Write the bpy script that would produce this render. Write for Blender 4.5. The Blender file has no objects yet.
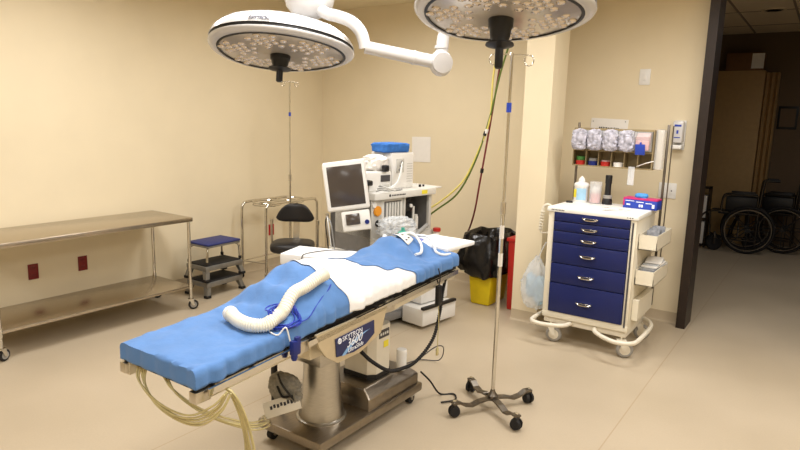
import bpy, bmesh, math, random
from mathutils import Vector, Matrix, noise
random.seed(7)
SC = bpy.context.scene
COL = SC.collection
PI = math.pi
R = math.radians

# ------------------------------------------------------------------ materials
def lin(c):
    return tuple(((v/255)/12.92 if v/255 <= .04045 else ((v/255+.055)/1.055)**2.4) for v in c)

def mat(name, rgb, rough=.5, metal=0., var=.06, scale=18., bump=0., bscale=60., trans=0., ior=1.45, alpha=1., coat=0., stretch=None, sheen=0.):
    m = bpy.data.materials.new(name); m.use_nodes = True
    nt = m.node_tree; N = nt.nodes; L = nt.links
    b = N['Principled BSDF']
    tc = N.new('ShaderNodeTexCoord')
    src = tc.outputs['Object']
    if stretch:
        mp = N.new('ShaderNodeMapping'); mp.inputs['Scale'].default_value = stretch
        L.new(src, mp.inputs['Vector']); src = mp.outputs['Vector']
    nz = N.new('ShaderNodeTexNoise'); nz.inputs['Scale'].default_value = scale; nz.inputs['Detail'].default_value = 4
    L.new(src, nz.inputs['Vector'])
    rp = N.new('ShaderNodeValToRGB')
    c = lin(rgb)
    rp.color_ramp.elements[0].position = .3; rp.color_ramp.elements[1].position = .7
    rp.color_ramp.elements[0].color = tuple(max(0, v*(1-var)) for v in c)+(1,)
    rp.color_ramp.elements[1].color = tuple(min(1, v*(1+var)) for v in c)+(1,)
    L.new(nz.outputs['Fac'], rp.inputs['Fac']); L.new(rp.outputs['Color'], b.inputs['Base Color'])
    b.inputs['Roughness'].default_value = rough; b.inputs['Metallic'].default_value = metal
    b.inputs['IOR'].default_value = ior
    b.inputs['Transmission Weight'].default_value = trans
    b.inputs['Alpha'].default_value = alpha
    b.inputs['Coat Weight'].default_value = coat
    b.inputs['Sheen Weight'].default_value = sheen
    if bump:
        nb = N.new('ShaderNodeTexNoise'); nb.inputs['Scale'].default_value = bscale; nb.inputs['Detail'].default_value = 3
        L.new(src, nb.inputs['Vector'])
        bp = N.new('ShaderNodeBump'); bp.inputs['Strength'].default_value = bump; bp.inputs['Distance'].default_value = .01
        L.new(nb.outputs['Fac'], bp.inputs['Height']); L.new(bp.outputs['Normal'], b.inputs['Normal'])
    return m

M = {}
M['wall'] = mat('wall_paint', (228,214,184), .75, var=.02, scale=3, bump=.05, bscale=220)
M['ceiling'] = mat('ceiling_paint', (232,220,190), .85, var=.02)
M['cove'] = mat('vinyl_cove', (190,174,148), .5, var=.03)
M['steel'] = mat('brushed_steel', (186,182,174), .3, 1., var=.08, scale=30, stretch=(1,1,14))
M['table_steel'] = mat('table_steel', (190,180,165), .27, 1., var=.05, scale=14, stretch=(14,1,1), bump=.02, bscale=30)
M['base_steel'] = mat('base_steel', (150,140,126), .3, 1., var=.1, scale=20, stretch=(12,1,1), bump=.015, bscale=30)
M['chrome'] = mat('chrome', (215,212,205), .14, 1., var=.04)
M['dull_steel'] = mat('dull_steel', (120,113,104), .38, 1., var=.12)
M['dark_chrome'] = mat('dark_chrome', (70,66,62), .3, 1., var=.1)
M['rail_steel'] = mat('rail_steel', (205,198,184), .3, 1., var=.06)
M['cream_metal'] = mat('cream_enamel', (214,203,178), .4, .2, var=.04)
M['black'] = mat('black_plastic', (22,21,22), .45, var=.15)
M['black_rubber'] = mat('black_rubber', (28,26,26), .75, var=.2, bump=.1)
M['vinyl_black'] = mat('black_vinyl', (30,28,29), .42, var=.1, bump=.05, bscale=200)
M['wheel_grey'] = mat('grey_tread', (150,146,140), .6)
M['white'] = mat('white_plastic', (232,230,226), .4, var=.02)
M['white_gloss'] = mat('white_gloss', (208,206,205), .25, var=.015, coat=.3)
M['offwhite'] = mat('offwhite_enamel', (222,214,196), .4, var=.03)
M['cart_white'] = mat('cart_enamel', (228,220,200), .38, var=.025)
M['cart_top'] = mat('white_worktop', (240,238,232), .45, var=.02)
M['blue_drawer'] = mat('blue_enamel', (13,27,86), .4, var=.05)
M['drape'] = mat('blue_drape', (84,126,182), .8, var=.06, scale=9, bump=.45, bscale=17, sheen=.1)
M['sheet'] = mat('white_sheet', (238,238,238), .85, var=.015, bump=.35, bscale=19)
M['hose'] = mat('cream_hose', (232,228,212), .5, var=.04)
M['blue_coil'] = mat('blue_cable', (36,60,170), .35, var=.1)
M['navy'] = mat('navy_plastic', (22,36,110), .4, var=.1)
M['badge'] = mat('navy_badge', (30,38,84), .35, var=.1)
M['letter'] = mat('white_letter', (235,238,245), .5, var=0)
M['ltblue'] = mat('swoosh_blue', (130,170,215), .5, var=.1)
M['grey_letter'] = mat('grey_letter', (120,122,135), .5, var=0)
M['ink'] = mat('dark_ink', (50,48,50), .6, var=0)
M['tan_plate'] = mat('tan_steel', (205,190,160), .35, .5, var=.04)
M['tubing'] = mat('clear_tubing', (222,208,152), .25, var=.08, trans=.35)
M['white_tube'] = mat('white_tubing', (235,236,234), .35, var=.02)
M['grey_hose'] = mat('grey_hose', (150,150,148), .5, var=.1)
M['machine'] = mat('machine_grey', (198,196,190), .45, var=.03)
M['machine_light'] = mat('machine_light', (222,220,214), .45, var=.03)
M['machine_dark'] = mat('machine_dark', (120,118,116), .5, var=.08)
M['dark_grey'] = mat('dark_grey', (72,70,72), .5, var=.1)
M['screen'] = mat('screen_glass', (74,66,60), .16, var=.03)
M['orange'] = mat('orange_dial', (228,150,40), .4, var=.05)
M['yellow'] = mat('yellow_plastic', (226,200,24), .45, var=.05)
M['red'] = mat('red_plastic', (178,36,28), .42, var=.06)
M['outlet_red'] = mat('outlet_red', (120,26,24), .45, var=.05)
M['outlet_bright'] = mat('outlet_red_bright', (170,24,24), .45, var=.05)
M['bag_black'] = mat('black_bag', (16,15,16), .22, var=.2, bump=.5, bscale=22)
M['clear_bag'] = mat('clear_bag', (232,236,240), .18, var=.04, alpha=.45, bump=.6, bscale=30)
M['clear'] = mat('clear_plastic', (236,236,236), .1, var=.02, alpha=.32)
M['blue_cloth'] = mat('blue_towel', (54,112,190), .9, var=.15, scale=30, bump=.4, bscale=40)
M['mask_blue'] = mat('pale_blue_mask', (160,200,225), .6, var=.1)
M['step_blue'] = mat('blue_rubber', (44,52,110), .6, var=.1, bump=.1, bscale=300)
M['alu'] = mat('cast_aluminium', (150,148,144), .42, .7, var=.1)
M['bin_tan'] = mat('tan_bins', (150,132,96), .5, var=.08)
M['paper'] = mat('paper', (236,232,226), .85, var=.02)
M['pill_bag'] = mat('packet_film', (178,176,188), .3, var=.5, scale=26, bump=.8, bscale=40)
M['pink'] = mat('pink_packet', (216,176,176), .5, var=.15, scale=40)
M['pink_liquid'] = mat('pink_swabs', (218,120,120), .5, var=.2)
M['glove_blue'] = mat('glove_box_blue', (38,66,170), .5, var=.1)
M['magenta'] = mat('glove_box_magenta', (196,44,110), .5, var=.1)
M['tissue'] = mat('nitrile_blue', (70,150,220), .5, var=.1)
M['grey_pack'] = mat('grey_packets', (128,130,136), .35, var=.4, scale=30, bump=.6, bscale=30)
M['door_frame'] = mat('dark_bronze', (48,38,32), .45, .3, var=.1)
M['green_hose'] = mat('green_hose', (90,110,40), .5, var=.1)
M['yellow_hose'] = mat('yellow_hose', (216,200,110), .5, var=.05)
M['dark_hose'] = mat('dark_hose', (30,28,28), .5, var=.05)
M['red_hose'] = mat('maroon_hose', (110,36,40), .5, var=.08)
M['teal'] = mat('teal_plastic', (70,160,140), .4, var=.05)
M['lens'] = mat('lens_glass', (214,204,192), .2, .8, var=.1)
M['reflector'] = mat('lamp_glass', (200,192,182), .16, .4, var=.08, scale=8, bump=.05, bscale=14)
M['locker'] = mat('tan_locker', (178,146,98), .6, var=.05)
M['cardboard'] = mat('cardboard', (120,84,52), .8, var=.08)
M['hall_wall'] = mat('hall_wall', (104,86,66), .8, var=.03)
M['hall_ceiling'] = mat('hall_ceiling', (226,208,176), .9, var=.03, scale=80)
M['grid'] = mat('ceiling_grid', (150,132,108), .6, var=.03)
M['green'] = mat('green_label', (70,130,60), .5)
M['yellow_label'] = mat('yellow_label', (235,220,60), .5)
M['grey_bag'] = mat('grey_mesh_bag', (140,136,126), .8, var=.2, scale=60, bump=.4, bscale=60)
M['purple'] = mat('blue_pad', (120,128,190), .7, var=.05)

def floor_mat():
    m = bpy.data.materials.new('sheet_vinyl'); m.use_nodes = True
    nt = m.node_tree; N = nt.nodes; L = nt.links; b = N['Principled BSDF']
    tc = N.new('ShaderNodeTexCoord')
    n1 = N.new('ShaderNodeTexNoise'); n1.inputs['Scale'].default_value = 1.1; n1.inputs['Detail'].default_value = 5
    n2 = N.new('ShaderNodeTexNoise'); n2.inputs['Scale'].default_value = 90; n2.inputs['Detail'].default_value = 2
    L.new(tc.outputs['Object'], n1.inputs['Vector']); L.new(tc.outputs['Object'], n2.inputs['Vector'])
    ad = N.new('ShaderNodeMath'); ad.operation = 'MULTIPLY_ADD'; ad.inputs[1].default_value = .35
    L.new(n2.outputs['Fac'], ad.inputs[0]); L.new(n1.outputs['Fac'], ad.inputs[2])
    rp = N.new('ShaderNodeValToRGB')
    rp.color_ramp.elements[0].position = .4; rp.color_ramp.elements[1].position = .95
    rp.color_ramp.elements[0].color = lin((178,163,139))+(1,); rp.color_ramp.elements[1].color = lin((192,177,154))+(1,)
    L.new(ad.outputs[0], rp.inputs['Fac'])
    # welded seams of the sheets, 1.94 m apart
    sx = N.new('ShaderNodeSeparateXYZ'); L.new(tc.outputs['Object'], sx.inputs[0])
    a = N.new('ShaderNodeMath'); a.operation = 'ADD'; a.inputs[1].default_value = 2.80+1.94*20+.97
    L.new(sx.outputs['X'], a.inputs[0])
    w = N.new('ShaderNodeMath'); w.operation = 'MODULO'; w.inputs[1].default_value = 1.94; L.new(a.outputs[0], w.inputs[0])
    c = N.new('ShaderNodeMath'); c.operation = 'COMPARE'; c.inputs[1].default_value = .97; c.inputs[2].default_value = .004
    L.new(w.outputs[0], c.inputs[0])
    mx = N.new('ShaderNodeMix'); mx.data_type = 'RGBA'
    f = N.new('ShaderNodeMath'); f.operation = 'MULTIPLY'; f.inputs[1].default_value = .45; L.new(c.outputs[0], f.inputs[0])
    L.new(f.outputs[0], mx.inputs['Factor']); L.new(rp.outputs['Color'], mx.inputs['A']); mx.inputs['B'].default_value = lin((158,130,98))+(1,)
    L.new(mx.outputs['Result'], b.inputs['Base Color'])
    rr = N.new('ShaderNodeMapRange'); rr.inputs['To Min'].default_value = .3; rr.inputs['To Max'].default_value = .46
    L.new(n1.outputs['Fac'], rr.inputs['Value']); L.new(rr.outputs['Result'], b.inputs['Roughness'])
    b.inputs['Specular IOR Level'].default_value = .35
    return m
M['floor'] = floor_mat()

# ------------------------------------------------------------------ geometry helpers
def catmull(pts, n):
    P = [Vector(p) for p in pts]
    if len(P) < 3: 
        return [P[0].lerp(P[-1], i/n) for i in range(n+1)]
    out = []
    ext = [P[0]*2-P[1]] + P + [P[-1]*2-P[-2]]
    seg = len(P)-1
    for i in range(n+1):
        t = i/n*seg; k = min(int(t), seg-1); t -= k
        a, b, c, d = ext[k:k+4]
        out.append(.5*((2*b)+(c-a)*t+(2*a-5*b+4*c-d)*t*t+(3*b-a-3*c+d)*t**3))
    return out

class MB:
    """collects shapes for one mesh object"""
    def __init__(s): s.bm = bmesh.new()
    def _add(s, verts, faces):
        vs = [s.bm.verts.new(v) for v in verts]
        for f in faces:
            try: s.bm.faces.new([vs[i] for i in f])
            except ValueError: pass
        return s
    def box(s, c, d, bev=0., rot=None, taper=None, seg=2):
        t = bmesh.new()
        bmesh.ops.create_cube(t, size=1)
        for v in t.verts:
            v.co = Vector((v.co.x*d[0], v.co.y*d[1], v.co.z*d[2]))
            if taper and v.co.z < 0: v.co.x *= taper[0]; v.co.y *= taper[1]
        if bev: bmesh.ops.bevel(t, geom=t.edges[:], offset=bev, segments=seg, affect='EDGES', profile=.5)
        Mx = Matrix.Translation(c)
        if rot is not None: Mx = Mx @ (rot if isinstance(rot, Matrix) else Matrix.Rotation(rot, 4, 'Z'))
        for v in t.verts: v.co = Mx @ v.co
        t.verts.index_update()
        s._add([v.co.copy() for v in t.verts], [[v.index for v in f.verts] for f in t.faces]); t.free(); return s
    def span(s, a, b, bev=0.):   # box from corner to corner
        return s.box([(a[i]+b[i])/2 for i in range(3)], [abs(b[i]-a[i]) for i in range(3)], bev)
    def tube(s, pts, r, n=10, steps=None, smooth=True, cap=True, closed=False):
        P = catmull(pts, steps or max(8, 6*(len(pts)-1))) if smooth and len(pts) > 2 else [Vector(p) for p in pts]
        k = len(P); up = None; verts = []; faces = []
        for i in range(k):
            if closed: t = P[(i+1) % k]-P[i-1]
            else: t = P[min(i+1, k-1)]-P[max(i-1, 0)]
            if t.length < 1e-9: t = Vector((0,0,1))
            t.normalize()
            if up is None:
                up = Vector((0,0,1)) if abs(t.z) < .9 else Vector((1,0,0))
            up = (up - t*up.dot(t)).normalized(); sd = t.cross(up)
            rr = r(i/(k-1)) if callable(r) else r
            for j in range(n):
                a = 2*PI*j/n; verts.append(P[i]+(up*math.cos(a)+sd*math.sin(a))*rr)
        m = k if closed else k-1
        for i in range(m):
            for j in range(n):
                a = i*n+j; b = i*n+(j+1) % n; c = ((i+1) % k)*n+(j+1) % n; d = ((i+1) % k)*n+j
                faces.append((a, d, c, b))
        if cap and not closed:
            faces.append(tuple(range(n))); faces.append(tuple(range((k-1)*n+n-1, (k-1)*n-1, -1)))
        return s._add(verts, faces)
    def cyl(s, p0, p1, r0, r1=None, n=16, cap=True):
        r1 = r0 if r1 is None else r1
        return s.tube([p0, p1], lambda t: r0+(r1-r0)*t, n=n, smooth=False, cap=cap)
    def lathe(s, prof, n=24, Mx=None, mod=None):
        verts = []; faces = []
        for (r, z) in prof:
            for j in range(n):
                a = 2*PI*j/n; q = max(r, 1e-5)*(mod(a) if mod else 1)
                v = Vector((q*math.cos(a), q*math.sin(a), z)); verts.append(Mx @ v if Mx else v)
        for i in range(len(prof)-1):
            for j in range(n):
                faces.append((i*n+j, i*n+(j+1) % n, (i+1)*n+(j+1) % n, (i+1)*n+j))
        if prof[0][0] > 1e-4: faces.append(tuple(range(n-1, -1, -1)))
        if prof[-1][0] > 1e-4: faces.append(tuple(range((len(prof)-1)*n, len(prof)*n)))
        return s._add(verts, faces)
    def ball(s, c, r, n=16, sc=(1,1,1)):
        k = 8
        prof = [(r*math.sin(PI*i/k), -r*math.cos(PI*i/k)) for i in range(k+1)]
        return s.lathe(prof, n, Matrix.Translation(c) @ Matrix.Diagonal((sc[0], sc[1], sc[2], 1)))
    def torus(s, c, Rr, r, n=28, m=8, Mx=None):
        pts = [(Rr*math.cos(2*PI*i/n), Rr*math.sin(2*PI*i/n), 0) for i in range(n)]
        Mx = Mx or Matrix.Identity(4)
        pts = [Vector(c) + (Mx @ Vector(p)) for p in pts]
        return s.tube(pts, r, n=m, smooth=False, closed=True)
    def prism(s, outline, vec):
        n = len(outline); v = [Vector(p) for p in outline]; w = [p+Vector(vec) for p in v]
        f = [tuple(range(n-1, -1, -1)), tuple(range(n, 2*n))]+[(i, (i+1) % n, n+(i+1) % n, n+i) for i in range(n)]
        return s._add(v+w, f)
    def grid(s, fn, nu, nv):
        verts = [fn(i/nu, j/nv) for j in range(nv+1) for i in range(nu+1)]
        faces = [(j*(nu+1)+i, j*(nu+1)+i+1, (j+1)*(nu+1)+i+1, (j+1)*(nu+1)+i) for j in range(nv) for i in range(nu)]
        return s._add(verts, faces)
    def crumple(s, c, d, amp, seed, nu=44, nv=30, box=.7, freq=1.6, point=0.):
        """a wrinkled closed bag or cloth lump about c with half-sizes d"""
        verts = []; faces = []; off = Vector((seed*7.3, seed*3.1, seed*1.7))
        f = lambda q, e: math.copysign(abs(q)**e, q)
        for j in range(nv+1):
            th = PI*j/nv; st = max(0, math.sin(th))**box; ct = -f(math.cos(th), box)
            for i in range(nu):
                a = 2*PI*i/nu
                p = Vector((f(math.cos(a), box)*st, f(math.sin(a), box)*st, ct))
                q = 1+amp*(1.6*(.5-abs(noise.noise(p*freq+off))*2)+.9*(.4-abs(noise.noise(p*freq*2.3+off*2))*2)+.5*noise.noise(p*freq*5+off))
                k = 1-point*max(0, p.z)**1.3
                verts.append(Vector((c[0]+d[0]*p.x*q*k, c[1]+d[1]*p.y*q*k, c[2]+d[2]*p.z*(1+(q-1)*.5))))
        for j in range(nv):
            for i in range(nu): faces.append((j*nu+i, j*nu+(i+1) % nu, (j+1)*nu+(i+1) % nu, (j+1)*nu+i))
        return s._add(verts, faces)
    def build(s, name, m, parent=None, world=False, angle=35, solid=0., sub=0):
        bm = s.bm
        bmesh.ops.remove_doubles(bm, verts=bm.verts[:], dist=1e-6)
        bmesh.ops.recalc_face_normals(bm, faces=bm.faces[:])
        me = bpy.data.meshes.new(name); bm.to_mesh(me); bm.free()
        if world and parent is not None: me.transform(parent_world(parent).inverted())
        me.materials.append(M[m] if isinstance(m, str) else m)
        me.shade_smooth(); me.set_sharp_from_angle(angle=R(angle))
        o = bpy.data.objects.new(name, me); COL.objects.link(o); o.parent = parent
        if solid:
            md = o.modifiers.new('cloth', 'SOLIDIFY'); md.thickness = solid; md.offset = 1
        if sub:
            md = o.modifiers.new('smooth', 'SUBSURF'); md.levels = sub; md.render_levels = sub
        return o

def parent_world(o):
    m = o.matrix_basis.copy()
    while o.parent is not None:
        o = o.parent; m = o.matrix_basis @ m
    return m
def tag(o, label, cat, group=None, kind=None):
    o['label'] = label; o['category'] = cat
    if group: o['group'] = group
    if kind: o['kind'] = kind
    return o
def thing(name, label, cat, loc=(0,0,0), rz=0., group=None, mx=None):
    o = bpy.data.objects.new(name, None); COL.objects.link(o)
    if mx is not None: o.matrix_basis = mx
    else: o.location = loc; o.rotation_euler = (0,0,rz)
    o.empty_display_size = .05
    # make matrix_basis available at once
    if mx is None: o.matrix_basis = Matrix.Translation(loc) @ Matrix.Rotation(rz, 4, 'Z')
    return tag(o, label, cat, group)
def struct(mb, name, m):
    o = mb.build(name, m); o['kind'] = 'structure'; return o
def inst(o, mx, parent=None):
    c = o.copy(); COL.objects.link(c); c.parent = parent; c.matrix_basis = mx
    for ch in list(o.children):
        d = ch.copy(); COL.objects.link(d); d.parent = c
        for g in ch.children:
            e = g.copy(); COL.objects.link(e); e.parent = d
    return c
def writing(name, text, size, org, right, up, m, parent, depth=.001, shear=0., wscale=1.):
    cu = bpy.data.curves.new('tmp', 'FONT'); cu.body = text; cu.size = size; cu.extrude = depth/2; cu.shear = shear
    t = bpy.data.objects.new('tmp', cu); COL.objects.link(t)
    bpy.context.view_layer.update()
    me = bpy.data.meshes.new_from_object(t.evaluated_get(bpy.context.evaluated_depsgraph_get()))
    bpy.data.objects.remove(t); bpy.data.curves.remove(cu)
    r = Vector(right).normalized(); u = Vector(up).normalized(); n = r.cross(u)
    mx = Matrix.Translation(org) @ Matrix(((r.x*wscale,u.x,n.x,0),(r.y*wscale,u.y,n.y,0),(r.z*wscale,u.z,n.z,0),(0,0,0,1)))
    me.transform(mx)
    if parent is not None: me.transform(parent_world(parent).inverted())
    me.name = name; me.materials.clear(); me.materials.append(M[m])
    o = bpy.data.objects.new(name, me); COL.objects.link(o); o.parent = parent
    return o

# ------------------------------------------------------------------ the room
XL, YB, ZC = -5.33, 5.93, 3.06
struct(MB().span((-5.6,-3.2,-.1), (4.2,12.5,0)), 'floor', 'floor')
struct(MB().span((XL-.15,-3.2,0), (XL,YB+.15,ZC)), 'wall_left', 'wall')
struct(MB().span((XL,YB,0), (-.93,YB+.15,ZC)), 'wall_back', 'wall')
struct(MB().span((.55,YB,0), (3.4,YB+.15,ZC)), 'wall_back_right', 'wall')
struct(MB().span((3.4,-3.2,0), (3.55,YB+.15,ZC)), 'wall_right', 'wall')
struct(MB().span((XL-.15,-3.35,0), (3.55,-3.2,ZC)), 'wall_front', 'wall')
struct(MB().span((XL-.15,-3.35,ZC), (3.55,YB+.15,ZC+.1)), 'ceiling', 'ceiling')
struct(MB().span((-2.235,5.08,0), (-1.985,5.41,ZC)).span((-2.235,5.41,0), (-2.2,YB,ZC)), 'wall_pillar', 'wall')
def cove(name, a, b, n):
    """integral vinyl cove base between two floor points, n = direction out of the wall"""
    prof = [(0,.1), (.004,.1), (.004,.03), (.012,.012), (.03,.002), (.03,0), (0,0)]
    mb = MB(); a = Vector(a); b = Vector(b); n = Vector(n)
    mb.prism([a+n*p+Vector((0,0,q)) for p, q in prof], b-a)
    struct(mb, name, 'cove')
cove('baseboard_left', (XL,-3,0), (XL,YB,0), (1,0,0))
cove('baseboard_back', (XL,YB,0), (-2.235,YB,0), (0,-1,0))
cove('baseboard_pillar', (-2.235,5.08,0), (-1.985,5.08,0), (0,-1,0))
cove('baseboard_pillar_side', (-1.985,5.08,0), (-1.985,5.41,0), (1,0,0))
cove('baseboard_right', (-2.2,YB,0), (-.955,YB,0), (0,-1,0))
fr = MB().span((-.955,5.8,0), (-.88,6.09,ZC)).span((.47,5.8,0), (.55,6.09,ZC)).span((-.88,5.8,2.93), (.47,6.09,ZC))
struct(fr, 'door_1', 'door_frame')
# corridor beyond the door
HC = 3.2
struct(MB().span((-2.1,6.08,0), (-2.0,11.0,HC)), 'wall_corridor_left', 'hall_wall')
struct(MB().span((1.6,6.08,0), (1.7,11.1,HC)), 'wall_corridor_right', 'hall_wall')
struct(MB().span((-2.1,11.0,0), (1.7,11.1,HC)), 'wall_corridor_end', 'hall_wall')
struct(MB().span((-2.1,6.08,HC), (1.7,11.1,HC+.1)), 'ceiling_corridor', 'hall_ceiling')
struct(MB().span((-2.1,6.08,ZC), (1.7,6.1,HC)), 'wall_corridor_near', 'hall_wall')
g = MB()
for k in range(-1, 4): g.box((-1.14+.61*k, 8.55, HC-.004), (.024, 4.9, .008))
for k in range(4): g.box((-.2, 6.5+1.22*k, HC-.003), (3.6, .022, .006))
struct(g, 'trim_1', 'grid')

# ------------------------------------------------------------------ camera
F_PX = 615.; TH = R(55.4); PT = R(9.93); RL = R(1.587)
Fh = Vector((-math.cos(TH), math.sin(TH), 0)); Rt = Vector((math.sin(TH), math.cos(TH), 0)); Z = Vector((0,0,1))
fwd = Fh*math.cos(PT)-Z*math.sin(PT); up0 = Fh*math.sin(PT)+Z*math.cos(PT)
rgt = Rt*math.cos(RL)+up0*math.sin(RL); upv = -Rt*math.sin(RL)+up0*math.cos(RL)
cd = bpy.data.cameras.new('camera'); cam = bpy.data.objects.new('camera', cd); COL.objects.link(cam)
cd.sensor_width = 36; cd.lens = F_PX/800*36; cd.clip_start = .05
cam.matrix_world = Matrix(((rgt.x,upv.x,-fwd.x,0),(rgt.y,upv.y,-fwd.y,0),(rgt.z,upv.z,-fwd.z,1.80),(0,0,0,1)))
SC.camera = cam

# ------------------------------------------------------------------ light
def area(name, x, y, sx, sy, w, z=ZC-.02, col=(1,.985,.97)):
    l = bpy.data.lights.new(name, 'AREA'); l.shape = 'RECTANGLE'; l.size = sx; l.size_y = sy; l.energy = w*.95; l.color = col; l.spread = R(170)
    o = bpy.data.objects.new(name, l); COL.objects.link(o); o.location = (x, y, z)
    return o
for x, y, w in ((-3.7,2.3,50), (-1.3,1.9,50), (-3.4,4.4,32), (-.9,4.1,40), (1.4,1.6,44), (-2.4,-.6,44), (.6,-.9,40), (.9,3.9,46)):  # last entry: unseen fill added to brighten the pillar side and right-hand wall
    area('troffer_and_fill_lamp', x, y, 1.2, .6, w)
area('corridor_fill', .9, 8.2, .6, .6, 14, HC-.03)  # unseen fill light added to brighten the corridor ceiling and locker
w = bpy.data.worlds.new('world'); SC.world = w; w.use_nodes = True
w.node_tree.nodes['Background'].inputs['Color'].default_value = (.02,.018,.015,1)
SC.view_settings.view_transform = 'Standard'; SC.view_settings.look = 'None'
SC.view_settings.exposure = 0.; SC.view_settings.gamma = 1.; SC.view_settings.use_curve_mapping = False
SC.cycles.use_denoising = True
SC.cycles.max_bounces = 10; SC.cycles.transparent_max_bounces = 24
SC.cycles.sample_clamp_indirect = 6
#@@NEXT
# ------------------------------------------------------------------ operating table
def tab(t, x):
    if x <= t[0][0]: return t[0][1]
    for (a, b), (c, d) in zip(t, t[1:]):
        if x <= c:
            q = (x-a)/(c-a); q = q*q*(3-2*q); return b+(d-b)*q
    return t[-1][1]
BX, BY0, BY1 = -2.19, 1.43, 3.47
def rail_z(y): return .722+(y-BY0)*.0555
A_TAB = [(1.86,0),(1.98,.045),(2.1,.125),(2.25,.185),(2.4,.165),(2.6,.115),(2.85,.06),(2.97,.04),(3.1,.02),(3.3,0)]
def bump(s, y):
    q = min(1, abs(s)/.27)
    b = tab(A_TAB, y)*(1-q**2.6)
    e = 1-q**4
    b += e*(.115*math.exp(-((y-3.2)/.2)**2-((s+.10)/.17)**2)+.05*math.exp(-((y-3.36)/.09)**2-((s-.02)/.14)**2)+.035*math.exp(-((y-3.12)/.05)**2-((s-.08)/.07)**2))
    return b
def top_z(x, y): return rail_z(y)+.075+bump(x-BX, y)

bed = thing('operating_table', 'long steel operating table on a wheeled base with a navy maker badge, covered in drapes', 'operating table', (BX,2.67,0))
Bd = dict(parent=bed, world=True)
# base: wide slab with a raised stage at the head end
b = MB().box((-2.2,2.67,.105), (.47,.97,.055), .012)
b.build('base', 'base_steel', **Bd)
def stage():
    mb = MB(); x0,x1,y0,y1 = -2.405,-1.985,2.62,3.13
    lo = [(x0,y0),(x1,y0),(x1,y1),(x0,y1)]; i = .0; c = .055
    v = [Vector((x,y,.13)) for x,y in lo]+[Vector((x,y,.2)) for x,y in lo]+[Vector((x+(c if x<-2.2 else -c), y+(.012 if y<2.8 else -c), .255)) for x,y in lo]
    f = [(0,1,2,3)]
    for k in (0,4):
        f += [(k+j, k+(j+1) % 4, k+4+(j+1) % 4, k+4+j) for j in range(4)]
    f.append((8,9,10,11)); mb._add(v, f); return mb
o = stage().build('base_stage', 'base_steel', **Bd)
md = o.modifiers.new('edge', 'BEVEL'); md.width = .008; md.segments = 2
def caster_mb(r=.035, w=.024, fork=.03, axis='x'):
    mb = MB(); ax = Vector((1,0,0)) if axis == 'x' else Vector((0,1,0))
    c = Vector((0,0,r))
    mb.cyl(c-ax*w/2, c+ax*w/2, r, n=20)
    return mb
for (x, y) in ((-2.38,2.25),(-2.02,2.25),(-2.38,3.09),(-2.02,3.09)):
    k = caster_mb(.034,.03).build('caster', 'black_rubber', bed); k.location = (x-BX, y-2.67, 0)
    MB().span((-.024,-.02,.045),(.024,.02,.08), .004).cyl((-.022,0,.034),(.022,0,.034),.01).build('fork', 'steel', k)
# column
MB().lathe([(.13,.132),(.128,.15),(.112,.24),(.104,.36),(.1,.5),(.1,.6)], 36, Matrix.Translation((-2.18,2.43,0))).build('column', 'steel', **Bd)
MB().lathe([(.14,.131),(.14,.14),(.128,.146)], 36, Matrix.Translation((-2.18,2.43,0))).build('column_collar', 'steel', **Bd)
MB().box((-2.18,2.43,.55), (.25,.3,.12), .01).build('column_head', 'steel', **Bd)
MB().span((-2.4,2.12,.6),(-1.98,2.72,.70), .015).build('lift_frame', 'cream_metal', **Bd)
# side plate with badge, both sides
for sx, nm in ((-1.915,'side_plate'),(-2.475,'side_plate')):
    MB().prism([(sx,2.08,.765),(sx,2.10,.70),(sx,2.15,.635),(sx,2.24,.575),(sx,2.42,.578),(sx,2.60,.635),(sx,2.655,.775)], (.014,0,0)).build(nm, 'tan_plate', **Bd)
bx = -1.9
bad = MB().prism([(bx,2.215,.708),(bx,2.53,.726),(bx,2.535,.652),(bx,2.46,.612),(bx,2.36,.598),(bx,2.225,.612)], (.004,0,0)).build('badge', 'badge', **Bd)
bad['label'] = 'navy maker badge with white lettering'
tu = Vector((0,.018/.315,1))
sw = MB(); pts_o = []; pts_i = []
for i in range(13):
    t = i/12
    pts_o.append((bx+.0045, 2.262+.235*t**1.05, .606+.082*(1-(1-t)**2.2)))
    pts_i.append((bx+.0045, 2.29+.207*t**1.0, .604+.084*(1-(1-t)**1.5)))
for i in range(12): sw._add([pts_o[i], pts_o[i+1], pts_i[i+1], pts_i[i]], [(0,1,2,3)])
sw.build('swoosh', 'ltblue', bad, True) if False else None
o = MB(); [o.prism([pts_o[i], pts_o[i+1], pts_i[i+1], pts_i[i]], (.0006,0,0)) for i in range(12)]
bad_mx = None
def sub(mb, name, m, par): return mb.build(name, m, par, True)
sub(o, 'swoosh', 'ltblue', bad)
o = MB().torus((bx+.005,2.246,.69), .0125, .0025, 18, 6, Matrix.Rotation(PI/2,4,'Y')).prism([(bx+.004,2.24,.684),(bx+.004,2.25,.684),(bx+.004,2.253,.697),(bx+.004,2.243,.697)], (.002,0,0))
sub(o, 'emblem', 'letter', bad)
writing('lettering', 'SKYTRON', .036, (bx+.0045,2.268,.681), (0,1,.06), (0,-.06,1), 'letter', bad, .001)
writing('lettering', '3600', .062, (bx+.006,2.30,.638), (0,1,.08), (0,-.08,1), 'letter', bad, .001, shear=.35, wscale=1.0)
writing('lettering', 'UltraSlide', .032, (bx+.0055,2.31,.609), (0,1,.08), (0,-.08,1), 'letter', bad, .001, shear=.2)
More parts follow.
